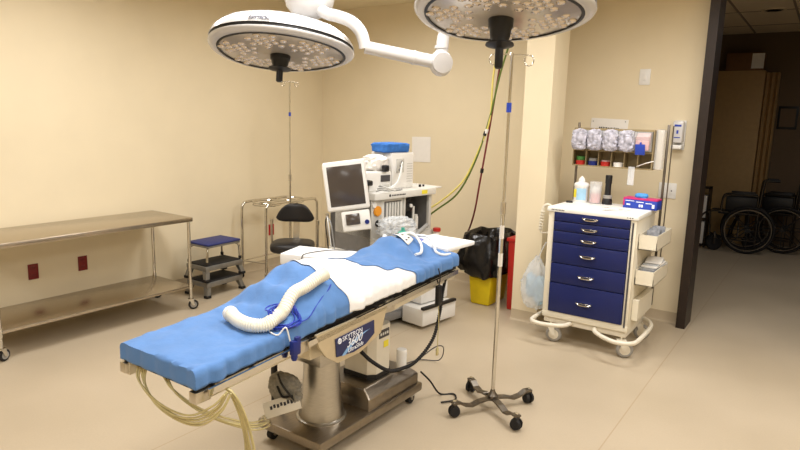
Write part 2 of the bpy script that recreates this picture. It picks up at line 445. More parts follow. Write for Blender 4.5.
# frame, tops and side rails: leg section and body section
def section(y0, y1, nm):
    z0, z1 = rail_z(y0), rail_z(y1)
    def slab(xa, xb, da, db, bev=.003):
        mb = MB()
        return mb.prism([(xa,y0,z0+da),(xb,y0,z0+da),(xb,y0,z0+db),(xa,y0,z0+db)], (0,y1-y0,z1-z0))
    fm = MB(); zl = lambda y: rail_z(y)
    for xa, xb in ((-2.432,-2.405),(-1.975,-1.948)):
        fm.prism([(xa,y0,z0-.07),(xb,y0,z0-.07),(xb,y0,z0-.012),(xa,y0,z0-.012)], (0,y1-y0,z1-z0))
    n = 2 if nm == 'leg' else 4
    for k in range(n):
        y = y0+.09+(y1-y0-.18)*k/(n-1); fm.box((-2.19,y,rail_z(y)-.035), (.44,.04,.03), .004)
    fm.build(nm+'_frame', 'cream_metal', **Bd)
    slab(-2.445,-1.935,-.012,.004).build(nm+'_top', 'black', **Bd)
    slab(-2.44,-1.94,.004,.07).build(nm+'_mattress', 'vinyl_black', **Bd)
    for sx in (1, -1):
        xa = BX+sx*.283
        ra = MB(); a, c = sorted((xa-.006, xa+.006))
        ra.prism([(a,y0+.03,z0-.032),(c,y0+.03,z0-.032),(c,y0+.03,z0-.004),(a,y0+.03,z0-.004)], (0,y1-y0-.06,z1-z0)).build('side_rail', 'chrome', **Bd)
        n = 3 if nm == 'leg' else 6
        for k in range(n):
            y = y0+.07+(y1-y0-.14)*k/(n-1); z = z0+(z1-z0)*(y-y0)/(y1-y0)
            MB().cyl((BX+sx*.235,y,z-.015),(BX+sx*.279,y,z-.015), .009, n=10).build('rail_spacer', 'dull_steel', **Bd)
section(BY0, 1.985, 'leg'); section(2.0, BY1, 'body')
for sx in (1,-1):
    x = BX+sx*.262
    MB().box((x,1.99,.725), (.026,.12,.06), .008).cyl((x-.016,1.985,.72),(x+.016,1.985,.72), .028).build('hinge', 'rail_steel', **Bd)
    MB().box((x-.01*sx,2.72,.755), (.03,.09,.075), .01).build('lock_bracket', 'rail_steel', **Bd)
    MB().box((x-.02*sx,1.45,.685), (.045,.075,.05), .006).build('end_bracket', 'rail_steel', **Bd)
    MB().prism([(x,2.66,.74),(x,2.72,.715),(x,3.44,.775),(x,3.44,.80),(x,2.66,.765)], (-.012*sx,0,0)).build('head_arm', 'cream_metal', **Bd)

# cloth over the table: cross-section path from far hem, over the top, to near hem
def cloth(name, y0f, y1f, off, m, label, cat, nv, foot=False, drop=.085, rip=.005, seed=1, nearmore=0., group=None):
    rnd = random.Random(seed); ph = [rnd.uniform(0,6.28) for _ in range(10)]
    nu = 72
    def prof(u, yy):
        W = .2555+off; r = .022
        segs = [drop-r, r*PI/2, 2*(W-r), r*PI/2, drop-r+nearmore]
        T = sum(segs); d = u*T
        if d < segs[0]: return (-W, -(drop)+d, 0)
        d -= segs[0]
        if d < segs[1]: a = d/r; return (-W+r-r*math.cos(a), -r+r*math.sin(a), .3)
        d -= segs[1]
        if d < segs[2]: return (-W+r+d, 0, 1)
        d -= segs[2]
        if d < segs[3]: a = d/r; return (W-r+r*math.sin(a), -r+r*math.cos(a), .3)
        d -= segs[3]
        return (W, -r-d, 0)
    def fn(u, v):
        vv = v; extra = 0.
        if foot:
            if v < .06: extra = (1-v/.06)*.078; vv = 0
            else: vv = (v-.06)/.94
        s0, dz, top = prof(u, 0)
        sc = max(-.27, min(.27, s0))
        y = y0f(sc)+(y1f(sc)-y0f(sc))*vv
        z = rail_z(y)+.078+off+dz+bump(max(-.262,min(.262,s0)), y)
        x = BX+s0
        # folds
        f = .0045*math.sin(55*(y-1.4)-60*s0*(1 if s0 > 0 else .4)+ph[6])*max(0, abs(s0)-.12)/.14
        f += rip*(math.sin(34*y+9*s0+ph[0])+.8*math.sin(21*y-23*s0+ph[1])+.6*math.sin(57*(s0+.5*y)+ph[2]))
        bb = bump(sc, y)
        f += .10*bb*math.sin(38*s0+14*y+ph[3])*math.cos(17*y-5*s0+ph[4])*.6
        edge = 1-top
        z += f*(.25+.75*top)*(1. if bb > .005 else .45)
        x += edge*(abs(f)*1.2)*(1 if s0 > 0 else -1)
        if extra:
            z = min(z, rail_z(BY0)+.078+off-extra+min(0,dz)*.3 if top > .9 else max(rail_z(BY0)+.0+off, z-extra))
            y -= .012+.006*abs(math.sin(30*s0+ph[5]))
        return Vector((x, y, z))
    o = MB().grid(fn, nu, nv).build(name, m, None, angle=80, solid=.002)
    return tag(o, label, cat, group)
cloth('surgical_drape', lambda s: BY0+.004, lambda s: tab([(-.27,2.32),(.1,2.32),(.2,2.36),(.27,2.39)], s), 0., 'drape', 'long blue drape over the foot half of the operating table, under the cream hose', 'drape', 120, foot=True, seed=3, drop=.078)
def near_tab(t): return lambda s: tab(t, s)
cloth('bed_sheet', near_tab([(-.27,2.285),(.1,2.285),(.2,2.32),(.27,2.355)]), near_tab([(-.27,2.635),(.1,2.675),(.16,2.795),(.2,2.915),(.27,3.0)]), .008, 'sheet', 'white sheet across the middle of the operating table between the two blue drapes', 'sheet', 60, seed=3, drop=.068, rip=.005)
cloth('surgical_drape', near_tab([(-.27,2.6),(.1,2.64),(.16,2.76),(.2,2.88),(.27,2.965)]), lambda s: BY1-.005, .014, 'drape', 'crumpled blue drape heaped at the head end of the operating table', 'drape', 80, seed=3, drop=.072, rip=.005)

# corrugated warm-air hose lying on the blue drape
hp = [(-2.235,1.85),(-2.135,1.815),(-2.045,1.81),(-1.997,1.85),(-1.992,1.91),(-2.0,1.96),(-2.02,2.045),(-2.012,2.12),(-2.003,2.2),(-2.005,2.255)]
hr = .033
hose = [(x, y, max(top_z(x+dx, y+dy) for dx in (-.02,0,.02) for dy in (-.02,0,.02))+hr+.006) for x, y in hp]
mb = MB().tube(hose, lambda t: hr*(.93+.07*math.cos(2*PI*t*62)), n=20, steps=372, cap=True)
o = tag(mb.build('corrugated_hose', 'hose', None, angle=80), 'cream corrugated warm-air hose curling over the blue drape', 'hose')
P = catmull(hose, 20); d0 = (P[0]-P[1]).normalized()
mx = Matrix.Translation(P[0]+d0*.002) @ d0.to_track_quat('Z','Y').to_matrix().to_4x4()
c = MB().lathe([(.036,-.012),(.037,.0),(.036,.012),(.03,.014),(.027,.0)], 24, mx).build('hose_cuff', 'white', o)
# coiled blue cable
mb = MB(); cx, cy = -1.985, 1.955
pts = []
for i in range(150):
    a = i/150*2*PI*6; rr = .062+.012*math.sin(a*.37+1)+.006*math.sin(a*.21)
    x = cx+rr*math.cos(a)*1.0+.006*math.sin(a*.13); y = cy+rr*math.sin(a)*1.05
    pts.append((x, y, max(top_z(min(x,-1.94), y)+.008+.02*i/150, (top_z(-1.99,1.95)+.052+.02*i/150) if x < -1.99 else 0)+.004*math.sin(a*.5)))
mb.tube(pts, .0035, n=6, steps=420)
lead = [(-1.937,1.98),(-1.931,2.054),(-1.951,2.124),(-1.968,2.193),(-1.978,2.25),(-1.994,2.29)]
mb.tube([(x,y,top_z(x,y)+.01) for x,y in lead], .003, n=6, steps=40)
cc = [(-1.985,1.86),(-1.945,1.85),(-1.925,1.86)]
tag(mb.build('coiled_cable', 'blue_coil', None, angle=80), 'loose coil of thin dark blue cable beside the cream hose', 'cable')
tag(MB().tube([(x,y,top_z(x,y)+.007) for x,y in cc]+[(-1.902,1.88,.86),(-1.893,1.896,.80),(-1.892,1.9,.785)], .0035, n=8, steps=40).build('sensor_lead', 'white_tube'), 'thin white lead from the blue cable coil down to the navy clamp', 'cable')
cl = thing('rail_clamp', 'navy blue clamp gripping the near side rail below the cable coil', 'clamp', (-1.885,1.91,.765))
MB().box((.012,0,.0), (.03,.05,.07), .008).build('jaw', 'navy', cl)
MB().box((.016,.01,.03), (.02,.03,.04), .006).build('grip', 'navy', cl)
MB().box((.014,-.008,-.035), (.02,.03,.04), .006).cyl((.014,-.008,-.058),(.014,-.008,-.04), .012).build('screw_knob', 'navy', cl)

# things on the head drape
def on(x, y, h=.02): return (x, y, top_z(x, y)+h)
cx, cy = -2.235, 3.27
mb = MB()
def card(u, v):
    x = cx-.075+.15*u-.02*(v-.5); y = cy-.045+.09*v-.02*(u-.5)
    return Vector((x, y, max(top_z(x,y), .93)+.026+.006*math.sin(3*u)))
ec = thing('electrode_card', 'small white card of dark-dotted electrodes on the heaped blue drape', 'electrode card', (cx,cy,1.0))
MB().grid(card, 8, 8).build('card', 'paper', ec, True, solid=.002)
for (u, v) in ((.2,.3),(.2,.7),(.5,.5),(.8,.3),(.8,.7)):
    p = card(u, v); MB().cyl(p, p+Vector((0,0,.006)), .008, n=10).build('electrode', 'ink', ec, True)
def soft(n, pts, r, m, label, cat):
    return tag(MB().tube([on(x,y,h) for x,y,h in pts], r, n=10, steps=40).build(n, m), label, cat)
soft('breathing_tube', [(-2.29,3.31,.03),(-2.19,3.32,.05),(-2.11,3.30,.04),(-2.065,3.24,.03),(-2.055,3.16,.024)], .009, 'white_tube', 'white breathing tube bent over the head drape, left of its twin', 'tube')
soft('breathing_tube', [(-2.25,3.43,.06),(-2.14,3.43,.07),(-2.06,3.38,.045),(-2.015,3.34,.03),(-1.975,3.36,.022),(-1.955,3.42,.02)], .009, 'white_tube', 'white breathing tube looping to the corner of the head drape', 'tube')
mk = thing('face_mask', 'small teal breathing mask lying on the head drape behind the card', 'mask', on(-2.3,3.37,.0))
MB().lathe([(.045,.02),(.047,.03),(.035,.055),(.014,.07),(.011,.09),(.0,.09)], 20).build('mask_shell', 'teal', mk)
MB().torus((0,0,.022), .044, .01, 20, 8).build('cushion', 'clear', mk)
# arm board on the far side with its white cover, and the board beyond the head
ab = thing('arm_board', 'arm board wrapped in white paper beside the far edge of the table', 'arm board', (-2.86,3.16,.77), R(16.5))
MB().box((0,0,.04), (.47,.29,.08), .01).build('pad', 'sheet', ab)
MB().box((.02,0,-.01), (.4,.16,.018), .003).build('plate', 'black', ab)
MB().cyl((.1,-.05,-.025),(.36,-.13,-.03), .014).box((.1,-.04,-.022), (.05,.06,.04), .004).build('mount', 'black', ab)
soft('monitor_lead', [], .003, 'dark_grey', '', '') if False else None
abm = Matrix.Translation((-2.86,3.16,.77)) @ Matrix.Rotation(R(16.5),4,'Z')
tag(MB().tube([abm @ Vector(p) for p in ((-.06,-.152,.02),(-.06,-.152,.07),(-.055,-.12,.086),(-.02,-.02,.086),(.06,.08,.086),(.15,.11,.086),(.2,.155,.08),(.2,.156,.03))], .0035, n=6, steps=60).build('monitor_lead', 'dark_grey'), 'thin dark lead curving over the white arm board', 'cable')
hb = thing('head_board', 'flat white board sticking out past the head of the operating table', 'board', (-2.16,3.62,.915), R(-3))
MB().box((0,0,.03), (.36,.36,.03), .008).build('pad', 'sheet', hb)
MB().box((0,-.02,.005), (.25,.3,.02), .003).build('plate', 'rail_steel', hb)
MB().cyl((-.08,-.3,-.03),(-.08,.05,-.005), .01).cyl((.08,-.3,-.03),(.08,.05,-.005), .01).build('support_rod', 'rail_steel', hb)
tag(MB().crumple((-2.31,3.52,.925), (.08,.08,.05), .05, 4).build('head_pad', 'purple', angle=80), 'soft lilac-blue pad between the head drape and the white board', 'pad')

# what hangs below and stands on the base
cu = thing('power_unit', 'cream electric control box with a yellow sticker standing on the table base', 'control unit', (-2.17,2.84,.255))
MB().prism([(-.1,-.1,.02),(.07,-.1,.02),(.11,-.06,.02),(.11,.07,.02),(.08,.1,.02),(-.1,.1,.02)], (0,0,.30)).build('housing', 'offwhite', cu)
MB().prism([(-.105,-.105,0),(.075,-.105,0),(.115,-.065,0),(.115,.075,0),(.085,.105,0),(-.105,.105,0)], (0,0,.03)).build('foot_band', 'black', cu)
MB().box((.111,.01,.27), (.004,.1,.05), .001).build('control_strip', 'dark_grey', cu)
for k in range(4): MB().box((.114,-.025+.022*k,.27), (.004,.012,.016), .001).build('button', 'machine_light', cu)
o = MB().box((.112,.03,.2), (.003,.045,.04)).build('sticker', 'yellow_label', cu); o['label'] = 'yellow warning sticker'
bt = thing('bottle', 'small white screw-top bottle standing on the steel base', 'bottle', (-2.03,3.0,.256))
MB().lathe([(.0,.0),(.03,0),(.032,.005),(.032,.1),(.029,.106)], 24).build('body', 'white', bt)
MB().lathe([(.033,.1),(.033,.125),(.03,.13),(0,.13)], 24).build('cap', 'white', bt)
# black corrugated cable from head to control box
path = [(-1.93,3.33,.79),(-1.93,3.3,.70),(-1.93,3.27,.56),(-1.92,3.18,.42),(-1.93,3.02,.33),(-1.95,2.9,.315),(-1.97,2.78,.335),(-2.0,2.66,.42),(-2.02,2.58,.50)]
tag(MB().tube(path, lambda t: .012*(.85+.15*math.cos(2*PI*t*90)), n=10, steps=540).build('ribbed_cable', 'black_rubber', angle=80), 'thick black ribbed cord looping from the head end round the control box', 'cord')
pend = thing('hand_control', 'black hand control hanging under the head end on a thin tan cord', 'hand control', (-1.90,3.2,.74))
MB().box((0,0,-.03), (.03,.045,.13), .008).build('body', 'black', pend)
MB().tube([(0,0,.03),(.012,-.01,.09),(.01,-.03,.15)], .004, n=8).build('cord', 'black', pend)
MB().tube([(0,0,-.09),(.005,.005,-.17),(.0,.012,-.28),(.004,.004,-.38)], .003, n=6).box((.004,.004,-.40), (.012,.02,.05), .003).build('pull_cord', 'tubing', pend)
fb = thing('fluid_bag', 'grey mesh bag with a printed white flap hung against the steel column', 'bag', (-2.215,2.25,.36))
MB().crumple((-.005,-.06,.01), (.105,.045,.08), .12, 11, box=.8).build('pouch', 'grey_bag', fb)
fn_ = Vector((.5,-.68,.53)).normalized(); fr_ = Vector((.72,.55,.34)); fr_ = (fr_-fn_*fr_.dot(fn_)).normalized(); fu_ = fn_.cross(fr_)
fmx = Matrix.Translation((.035,-.125,-.055)) @ Matrix(((fr_.x,fu_.x,fn_.x,0),(fr_.y,fu_.y,fn_.y,0),(fr_.z,fu_.z,fn_.z,0),(0,0,0,1)))
fl = MB().box((0,0,0), (.19,.085,.008), .003, fmx).build('flap', 'offwhite', fb)
mk = MB()
for k in range(7): mk.box(fmx @ Vector((-.055+.018*k,.005+.004*(k % 2),.0045)), (.012,.018,.002), 0, fmx.to_3x3().to_4x4())
mk.build('print_mark', 'ink', fl)
MB().tube([(-.03,-.09,.09),(.03,-.12,.06),(.075,-.1,.0),(.085,-.06,-.05)], .006, n=8).tube([(-.02,-.105,.03),(.03,-.115,-.01),(.08,-.09,.0)], .006, n=8).build('strap', 'black', fb)
tag(MB().tube([(-2.54,2.42,.70),(-2.545,2.42,.4),(-2.545,2.42,.2),(-2.54,2.42,.0)], .02, n=12).build('support_leg', 'black'), 'black upright leg behind the far corner of the steel base', 'support')
# clear squeeze tubing below the foot end
def bundle(pts, n, r, spread, label, seed):
    rnd = random.Random(seed); t = thing('compression_tubing', label, 'tubing', pts[0], group=None)
    for k in range(n):
        q = [(p[0]+(k-(n-1)/2)*spread*(1 if i < len(pts)-1 else .7)+rnd.uniform(-.006,.006), p[1]+(k-(n-1)/2)*spread*.5+rnd.uniform(-.006,.006), p[2]-abs(math.sin(PI*i/(len(pts)-1)))*.012*k+rnd.uniform(-.004,.004)) for i, p in enumerate(pts)]
        MB().tube(q, r, n=8, steps=48).build('tube', 'tubing', t, True, angle=80)
    return t
bundle([(-2.37,1.47,.70),(-2.35,1.45,.65),(-2.26,1.44,.60),(-2.12,1.44,.572),(-1.98,1.45,.59),(-1.88,1.48,.645),(-1.85,1.51,.70)], 5, .0045, .008, 'bundle of clear yellowish tubes sagging under the full foot end of the table', 1)
bundle([(-2.2,1.46,.70),(-2.14,1.47,.64),(-2.04,1.55,.55),(-1.97,1.72,.45),(-2.1,1.95,.33),(-2.29,2.09,.22),(-2.39,2.22,.155)], 4, .0045, .006, 'bundle of clear yellowish tubes running from the foot end back to the grey bag', 2)
t = bundle([(-1.95,1.54,.70),(-1.90,1.56,.69),(-1.88,1.60,.60),(-1.87,1.63,.45),(-1.88,1.645,.30),(-1.88,1.65,.12)], 6, .0045, .008, 'bundle of clear yellowish tubes hanging straight down to a connector near the floor', 3)
MB().box((-1.88,1.65,.10), (.07,.04,.05), .006).build('connector', 'grey_hose', t, True)
# loose cords on the floor behind the base
for k, (pts, lab) in enumerate((([(-1.98,3.15,.2),(-1.95,3.22,.12),(-1.92,3.3,.012),(-1.85,3.36,.008),(-1.80,3.29,.008),(-1.85,3.2,.01)], 'black cord looped on the floor by the right end of the steel base'),
                     ([(-2.05,3.12,.22),(-2.0,3.34,.3),(-2.08,3.6,.2),(-2.2,3.75,.03),(-2.35,3.7,.008),(-2.4,3.5,.008)], 'thin grey cord curving on the floor behind the steel base'))):
    tag(MB().tube(pts, .006-.002*k, n=8, steps=60).build('floor_cable', ('black','dark_grey')[k]), lab, 'cord')
#@@NEXT2
# ------------------------------------------------------------------ left side: table, step stools, ring stand, stool
def swivel(parent, loc, r=.045, w=.024, rz=0., tread='black_rubber', forkm='chrome', hub='wheel_grey', stem=.05):
    """swivel caster as a part with its fork, hub and wheel"""
    ax = Vector((math.cos(rz), math.sin(rz), 0)); fw = Vector((-ax.y, ax.x, 0))
    c = Vector((loc[0], loc[1], r)) + fw*r*.45
    t = MB().torus(c, r*.74, r*.26, 24, 10, ax.to_track_quat('Z','Y').to_matrix().to_4x4()).build('caster', tread, parent, True, angle=60)
    MB().cyl(c-ax*w*.5, c+ax*w*.5, r*.62, n=18).cyl(c-ax*w*.66, c+ax*w*.66, r*.18, n=10).build('wheel_hub', hub, t, True)
    f = MB()
    for sgn in (-1,1):
        e = ax*(w*.72)*sgn
        f.prism([c+e+fw*r*.2+Vector((0,0,-r*.15)), c+e-fw*r*.2+Vector((0,0,-r*.15)), Vector((loc[0],loc[1],r*2.15))+e-fw*r*.4, Vector((loc[0],loc[1],r*2.15))+e+fw*r*.5], ax*.003*sgn)
    f.box((loc[0],loc[1],r*2.15), (w*1.6,r*1.1,.006), 0, rz)
    f.cyl((loc[0],loc[1],r*2.1),(loc[0],loc[1],r*2.2+stem), .008, n=10)
    f.build('fork', forkm, t, True)
    return t

tb = thing('stainless_table', 'long stainless steel work table with an under shelf by the left wall', 'table', (-4.95,2.61,0))
tw = dict(parent=tb, world=True)
x0, x1, y0, y1 = -5.26, -4.645, 1.78, 3.44
MB().span((x0,y0,.822),(x1,y1,.86), .006).build('tabletop', 'table_steel', **tw)
MB().span((x0+.02,y0+.02,.205),(x1-.02,y1-.02,.228), .004).build('lower_shelf', 'table_steel', **tw)
for x in (x0+.035, x1-.025):
    for y in (y0+.035, y1-.03):
        MB().cyl((x,y,.10),(x,y,.83), .0145, n=16).cyl((x,y,.185),(x,y,.25), .019, n=16).build('leg', 'chrome', **tw)
        swivel(tb, (x,y,0), .046, .026, rz=random.uniform(-.6,.9), stem=.02)

def step_base(name, label, zb, sx, sy, loc, rz, h, mat_m, group):
    """moulded step stool with splayed legs and a ribbed mat"""
    t = thing(name, label, 'step stool', (loc[0],loc[1],zb), rz, group)
    MB().box((0,0,h-.028), (sx,sy,.05), .01).build('platform', 'alu', t)
    MB().box((0,0,h+.0), (sx-.03,sy-.03,.012), .004).build('mat', mat_m, t)
    for a in (-1,1):
        for b in (-1,1):
            MB().prism([(a*(sx/2-.015),b*(sy/2-.015),h-.03),(a*(sx/2-.075),b*(sy/2-.015),h-.03),(a*(sx/2-.03),b*(sy/2+.012),.028),(a*(sx/2+.012),b*(sy/2+.012),.028)], (0,-b*.045,0)).build('leg', 'alu', t)
            MB().box((a*(sx/2-.01),b*(sy/2-.008),.014), (.055,.055,.028), .006).build('foot_cap', 'black_rubber', t)
    return t
SL = (-4.985, 3.94)
G1 = 'stacked grey step stools'
step_base('step_stool', 'grey metal step stool with a black mat, lowest of the stack by the steel table', 0, .30,.47, SL, R(3), .155, 'black_rubber', G1)
step_base('step_stool', 'grey step stool with a black mat, middle of the stack by the steel table', .1622, .30,.47, SL, R(1), .155, 'black_rubber', G1)
st = thing('step_stool', 'chrome legged step stool with a navy blue top, highest of the stack', 'step stool', (SL[0],SL[1],.3244), R(2), G1)
MB().box((0,0,.199), (.30,.42,.022), .008).build('top', 'step_blue', st)
MB().box((0,0,.178), (.29,.41,.02), .004).build('top_rim', 'alu', st)
for a in (-1,1):
    for b in (-1,1):
        MB().tube([(a*.10,b*.165,.172),(a*.125,b*.195,.155),(a*.132,b*.205,.11),(a*.134,b*.21,.02)], .0115, n=10, steps=20).build('leg', 'chrome', st)
        MB().cyl((a*.134,b*.21,0),(a*.134,b*.21,.03), .016, n=12).build('foot_cap', 'black_rubber', st)

# double basin ring stand
rs = thing('ring_stand', 'chrome double basin ring stand on casters in front of the left wall', 'ring stand', (-5.0,4.85,0))
rw = dict(parent=rs, world=True)
zt = .845
ends = [((-5.19,4.40),(-4.87,4.52)), ((-5.19,5.28),(-4.87,5.36))]
for nm, ((ax,ay),(bx_,by_)) in zip('ab', ends):
    pass
def hoop(p, q):
    (ax,ay), (bx_,by_) = p, q
    d = Vector((bx_-ax, by_-ay, 0)); L = d.length; d.normalize()
    A = Vector((ax,ay,0)); B = Vector((bx_,by_,0))
    return [A+Vector((0,0,.1)), A+Vector((0,0,.5)), A+Vector((0,0,zt-.08)), A+d*.022+Vector((0,0,zt-.022)), A+d*.08+Vector((0,0,zt)), A.lerp(B,.5)+Vector((0,0,zt)), B-d*.08+Vector((0,0,zt)), B-d*.022+Vector((0,0,zt-.022)), B+Vector((0,0,zt-.08)), B+Vector((0,0,.5)), B+Vector((0,0,.1))]
# frames run along the wall: rear hoop and front hoop
for p, q in (((-5.17,4.46),(-5.17,5.2)), ((-4.86,4.52),(-4.86,5.32))):
    MB().tube(hoop(p,q), .0155, n=12, steps=80).build('frame', 'chrome', **rw)
for p, q in (((-5.17,4.46),(-4.86,4.52)), ((-5.17,5.2),(-4.86,5.32))):
    MB().cyl((p[0],p[1],.2),(q[0],q[1],.2), .009, n=10).build('crossbar', 'chrome', **rw)
    for e in (p, q): swivel(rs, (e[0],e[1],0), .036, .022, rz=random.uniform(0,3), stem=.03)
MB().cyl((-5.17,4.46,.2),(-5.17,5.2,.2), .009, n=10).build('crossbar', 'chrome', **rw)
for y in (4.68, 5.04):
    MB().torus((-5.015,y,zt), .15, .011, 36, 8).torus((-5.015,y,zt-.03), .15, .006, 36, 6).build('basin_ring', 'chrome', **rw)
    MB().cyl((-5.17,y,zt),(-5.16,y,zt), .01).cyl((-4.87,y,zt),(-4.86,y,zt), .01).build('ring_clip', 'chrome', **rw)

def iv_pole(name, label, x, y, rot, ztop, hook_rot, hook_w, zsplit, L=.27, loopr=.03):
    t = thing(name, label, 'IV pole', (x,y,0), 0, 'wheeled IV poles')
    MB().cyl((0,0,.08),(0,0,zsplit), .0125, n=16).build('lower_pole', 'chrome', t)
    MB().cyl((0,0,zsplit),(0,0,ztop), .009, n=14).build('upper_pole', 'chrome', t)
    MB().cyl((0,0,zsplit-.05),(0,0,zsplit+.02), .0165, n=16).build('height_collar', 'rail_steel', t)
    MB().lathe([(.03,.07),(.032,.10),(.018,.12),(.0125,.14)], 20).build('hub', 'dull_steel', t)
    for k in range(4):
        a = rot+k*PI/2; d = Vector((math.cos(a), math.sin(a), 0)); n = Vector((-d.y, d.x, 0))
        pr = [(0,.085),(.05,.085),(.1,.078),(.15,.062),(.2,.072),(.24,.095),(.285,.097)]
        pr = [(q*L/.27, z_) for q, z_ in pr]
        w = .021
        mb = MB()
        for (ra,za),(rb,zb) in zip(pr, pr[1:]):
            pa = d*ra; pb = d*rb
            mb._add([pa-n*w+Vector((0,0,za)),pa+n*w+Vector((0,0,za)),pb+n*w+Vector((0,0,zb)),pb-n*w+Vector((0,0,zb)),
                     pa-n*w+Vector((0,0,za-.012)),pa+n*w+Vector((0,0,za-.012)),pb+n*w+Vector((0,0,zb-.012)),pb-n*w+Vector((0,0,zb-.012))],
                    [(0,1,2,3),(7,6,5,4),(0,4,5,1),(1,5,6,2),(2,6,7,3),(3,7,4,0)])
        lg = mb.build('leg', 'dull_steel', t)
        MB().cyl(d*L+Vector((0,0,.097)), d*L+Vector((0,0,.106)), .011, n=12).build('bolt', 'chrome', lg)
        ca = a+.7*k
        o = MB(); c = d*L
        ax = Vector((math.cos(ca), math.sin(ca), 0))
        for sg in (-1,1):
            o.tube([c+Vector((0,0,.038))+ax*sg*.008, c+Vector((0,0,.038))+ax*sg*.026], lambda q: .036-.006*abs(q), n=20, smooth=False)
        o.build('caster', 'black_rubber', t, angle=40)
        MB().box(c+Vector((0,0,.058)), (.05,.03,.052), .01, ca).build('caster_hood', 'black', t)
    h = Vector((math.cos(hook_rot), math.sin(hook_rot), 0))
    MB().cyl(-h*.004+Vector((0,0,ztop-.005)), Vector((0,0,ztop+.01)), .011, n=12).build('top_cap', 'chrome', t)
    for sg in (-1,1):
        e = h*sg
        pts = [e*0+Vector((0,0,ztop)), e*(hook_w*.5)+Vector((0,0,ztop)), e*(hook_w*.95)+Vector((0,0,ztop-.002))]
        lp = [Vector((hook_w,0,ztop-.004))]
        for i in range(1, 9):
            aa = PI/2-2*PI*i/9*.93
            lp.append(Vector((hook_w+loopr*math.cos(aa)*.9, 0, ztop-loopr+loopr*math.sin(aa))))
        pts += [Vector((e.x*p.x, e.y*p.x, p.z)) for p in lp]
        MB().tube(pts, .0035, n=8, steps=90).build('hook', 'chrome', t, angle=60)
    return t
# the near pole and the one standing in the ring stand's corner
IV = iv_pole('iv_pole', 'chrome IV pole on a flat four arm base in the foreground', -1.555, 3.33, R(58), 2.17, R(36), .10, 1.3)
MB().cyl((0,0,1.845),(0,0,1.90), .0145, n=14).build('tape', 'glove_blue', IV)['label'] = 'blue tape around the pole'
for z in (1.10, .93): MB().cyl((0,0,z),(0,0,z+.08), .0137, n=14).build('sticker', 'paper', IV)['label'] = 'white sticker around the pole'
IV2 = iv_pole('iv_pole', 'slim chrome IV pole standing behind the black stool near the left wall', -4.68, 4.70, R(20), 2.13, R(50), .07, 1.15, L=.19, loopr=.022)
MB().cyl((0,0,1.78),(0,0,1.82), .0125, n=12).build('tape', 'glove_blue', IV2)['label'] = 'blue tape around the pole'

# surgeon's stool
ss = thing('surgeon_stool', 'black vinyl surgeon stool with a low curved backrest behind the arm board', 'stool', (-4.12,4.17,0), R(35))
def cushion(c, d, bend, m, name, vertical=False):
    n1, n2 = 24, 12; mb = MB(); verts = []; faces = []
    for j in range(n2+1):
        th = PI*j/n2
        for i in range(n1):
            a = 2*PI*i/n1; e = .55
            f = lambda q: math.copysign(abs(q)**e, q)
            st = math.sin(th)**.45
            x = d[0]*f(math.cos(a))*st; y = d[1]*f(math.sin(a))*st; z = -d[2]*f(math.cos(th)) if abs(math.cos(th)) > 1e-6 else 0
            verts.append(Vector((x,y,z)))
    for v in verts: v.y += bend*(v.x/d[0])**2
    if vertical:
        for v in verts: 
            k = (v.z/d[2]+1)/2; v.x *= 1-.62*max(0,k-.3)
    for v in verts: v += Vector(c)
    for j in range(n2):
        for i in range(n1): faces.append((j*n1+i, j*n1+(i+1) % n1, (j+1)*n1+(i+1) % n1, (j+1)*n1+i))
    return mb._add(verts, faces).build(name, m, ss, angle=80)
cushion((0,0,.555), (.205,.19,.055), 0, 'vinyl_black', 'seat')
cushion((0,.20,.85), (.19,.035,.09), -.05, 'vinyl_black', 'backrest', True)
MB().prism([(-.03,.2,.50),(.03,.2,.50),(.03,.235,.86),(-.03,.235,.86)], (0,.012,0)).build('back_strut', 'rail_steel', ss)
MB().box((0,.1,.50), (.06,.24,.012), .003).box((0,0,.495), (.18,.18,.02), .004).build('seat_plate', 'black', ss)
MB().cyl((0,0,.1),(0,0,.49), .025, n=16).build('lift_column', 'black', ss)
for sx in (-1,1):
    MB().tube([(sx*.15,.05,.50),(sx*.22,.1,.505),(sx*.225,.12,.58),(sx*.225,.12,.78)], .011, n=10, steps=24).cyl((sx*.225,.12,.75),(sx*.225,.12,.79), .016, n=12).build('arm_post', 'rail_steel', ss)
MB().tube([(.06,.02,.49),(.16,-.06,.485),(.2,-.1,.48)], .006, n=8).build('lever', 'black', ss)
for k in range(5):
    a = k*2*PI/5+.3
    MB().tube([(0,0,.12),(.14*math.cos(a),.14*math.sin(a),.10),(.27*math.cos(a),.27*math.sin(a),.085)], lambda t: .022-.008*t, n=10, steps=10).build('base_arm', 'black', ss)
    ca = MB().cyl((.27*math.cos(a)-.02*math.sin(a),.27*math.sin(a)+.02*math.cos(a),.03),(.27*math.cos(a)+.02*math.sin(a),.27*math.sin(a)-.02*math.cos(a),.03), .03, n=16).cyl((.27*math.cos(a),.27*math.sin(a),.04),(.27*math.cos(a),.27*math.sin(a),.09), .008, n=8)
    ca.build('caster', 'black_rubber', ss)

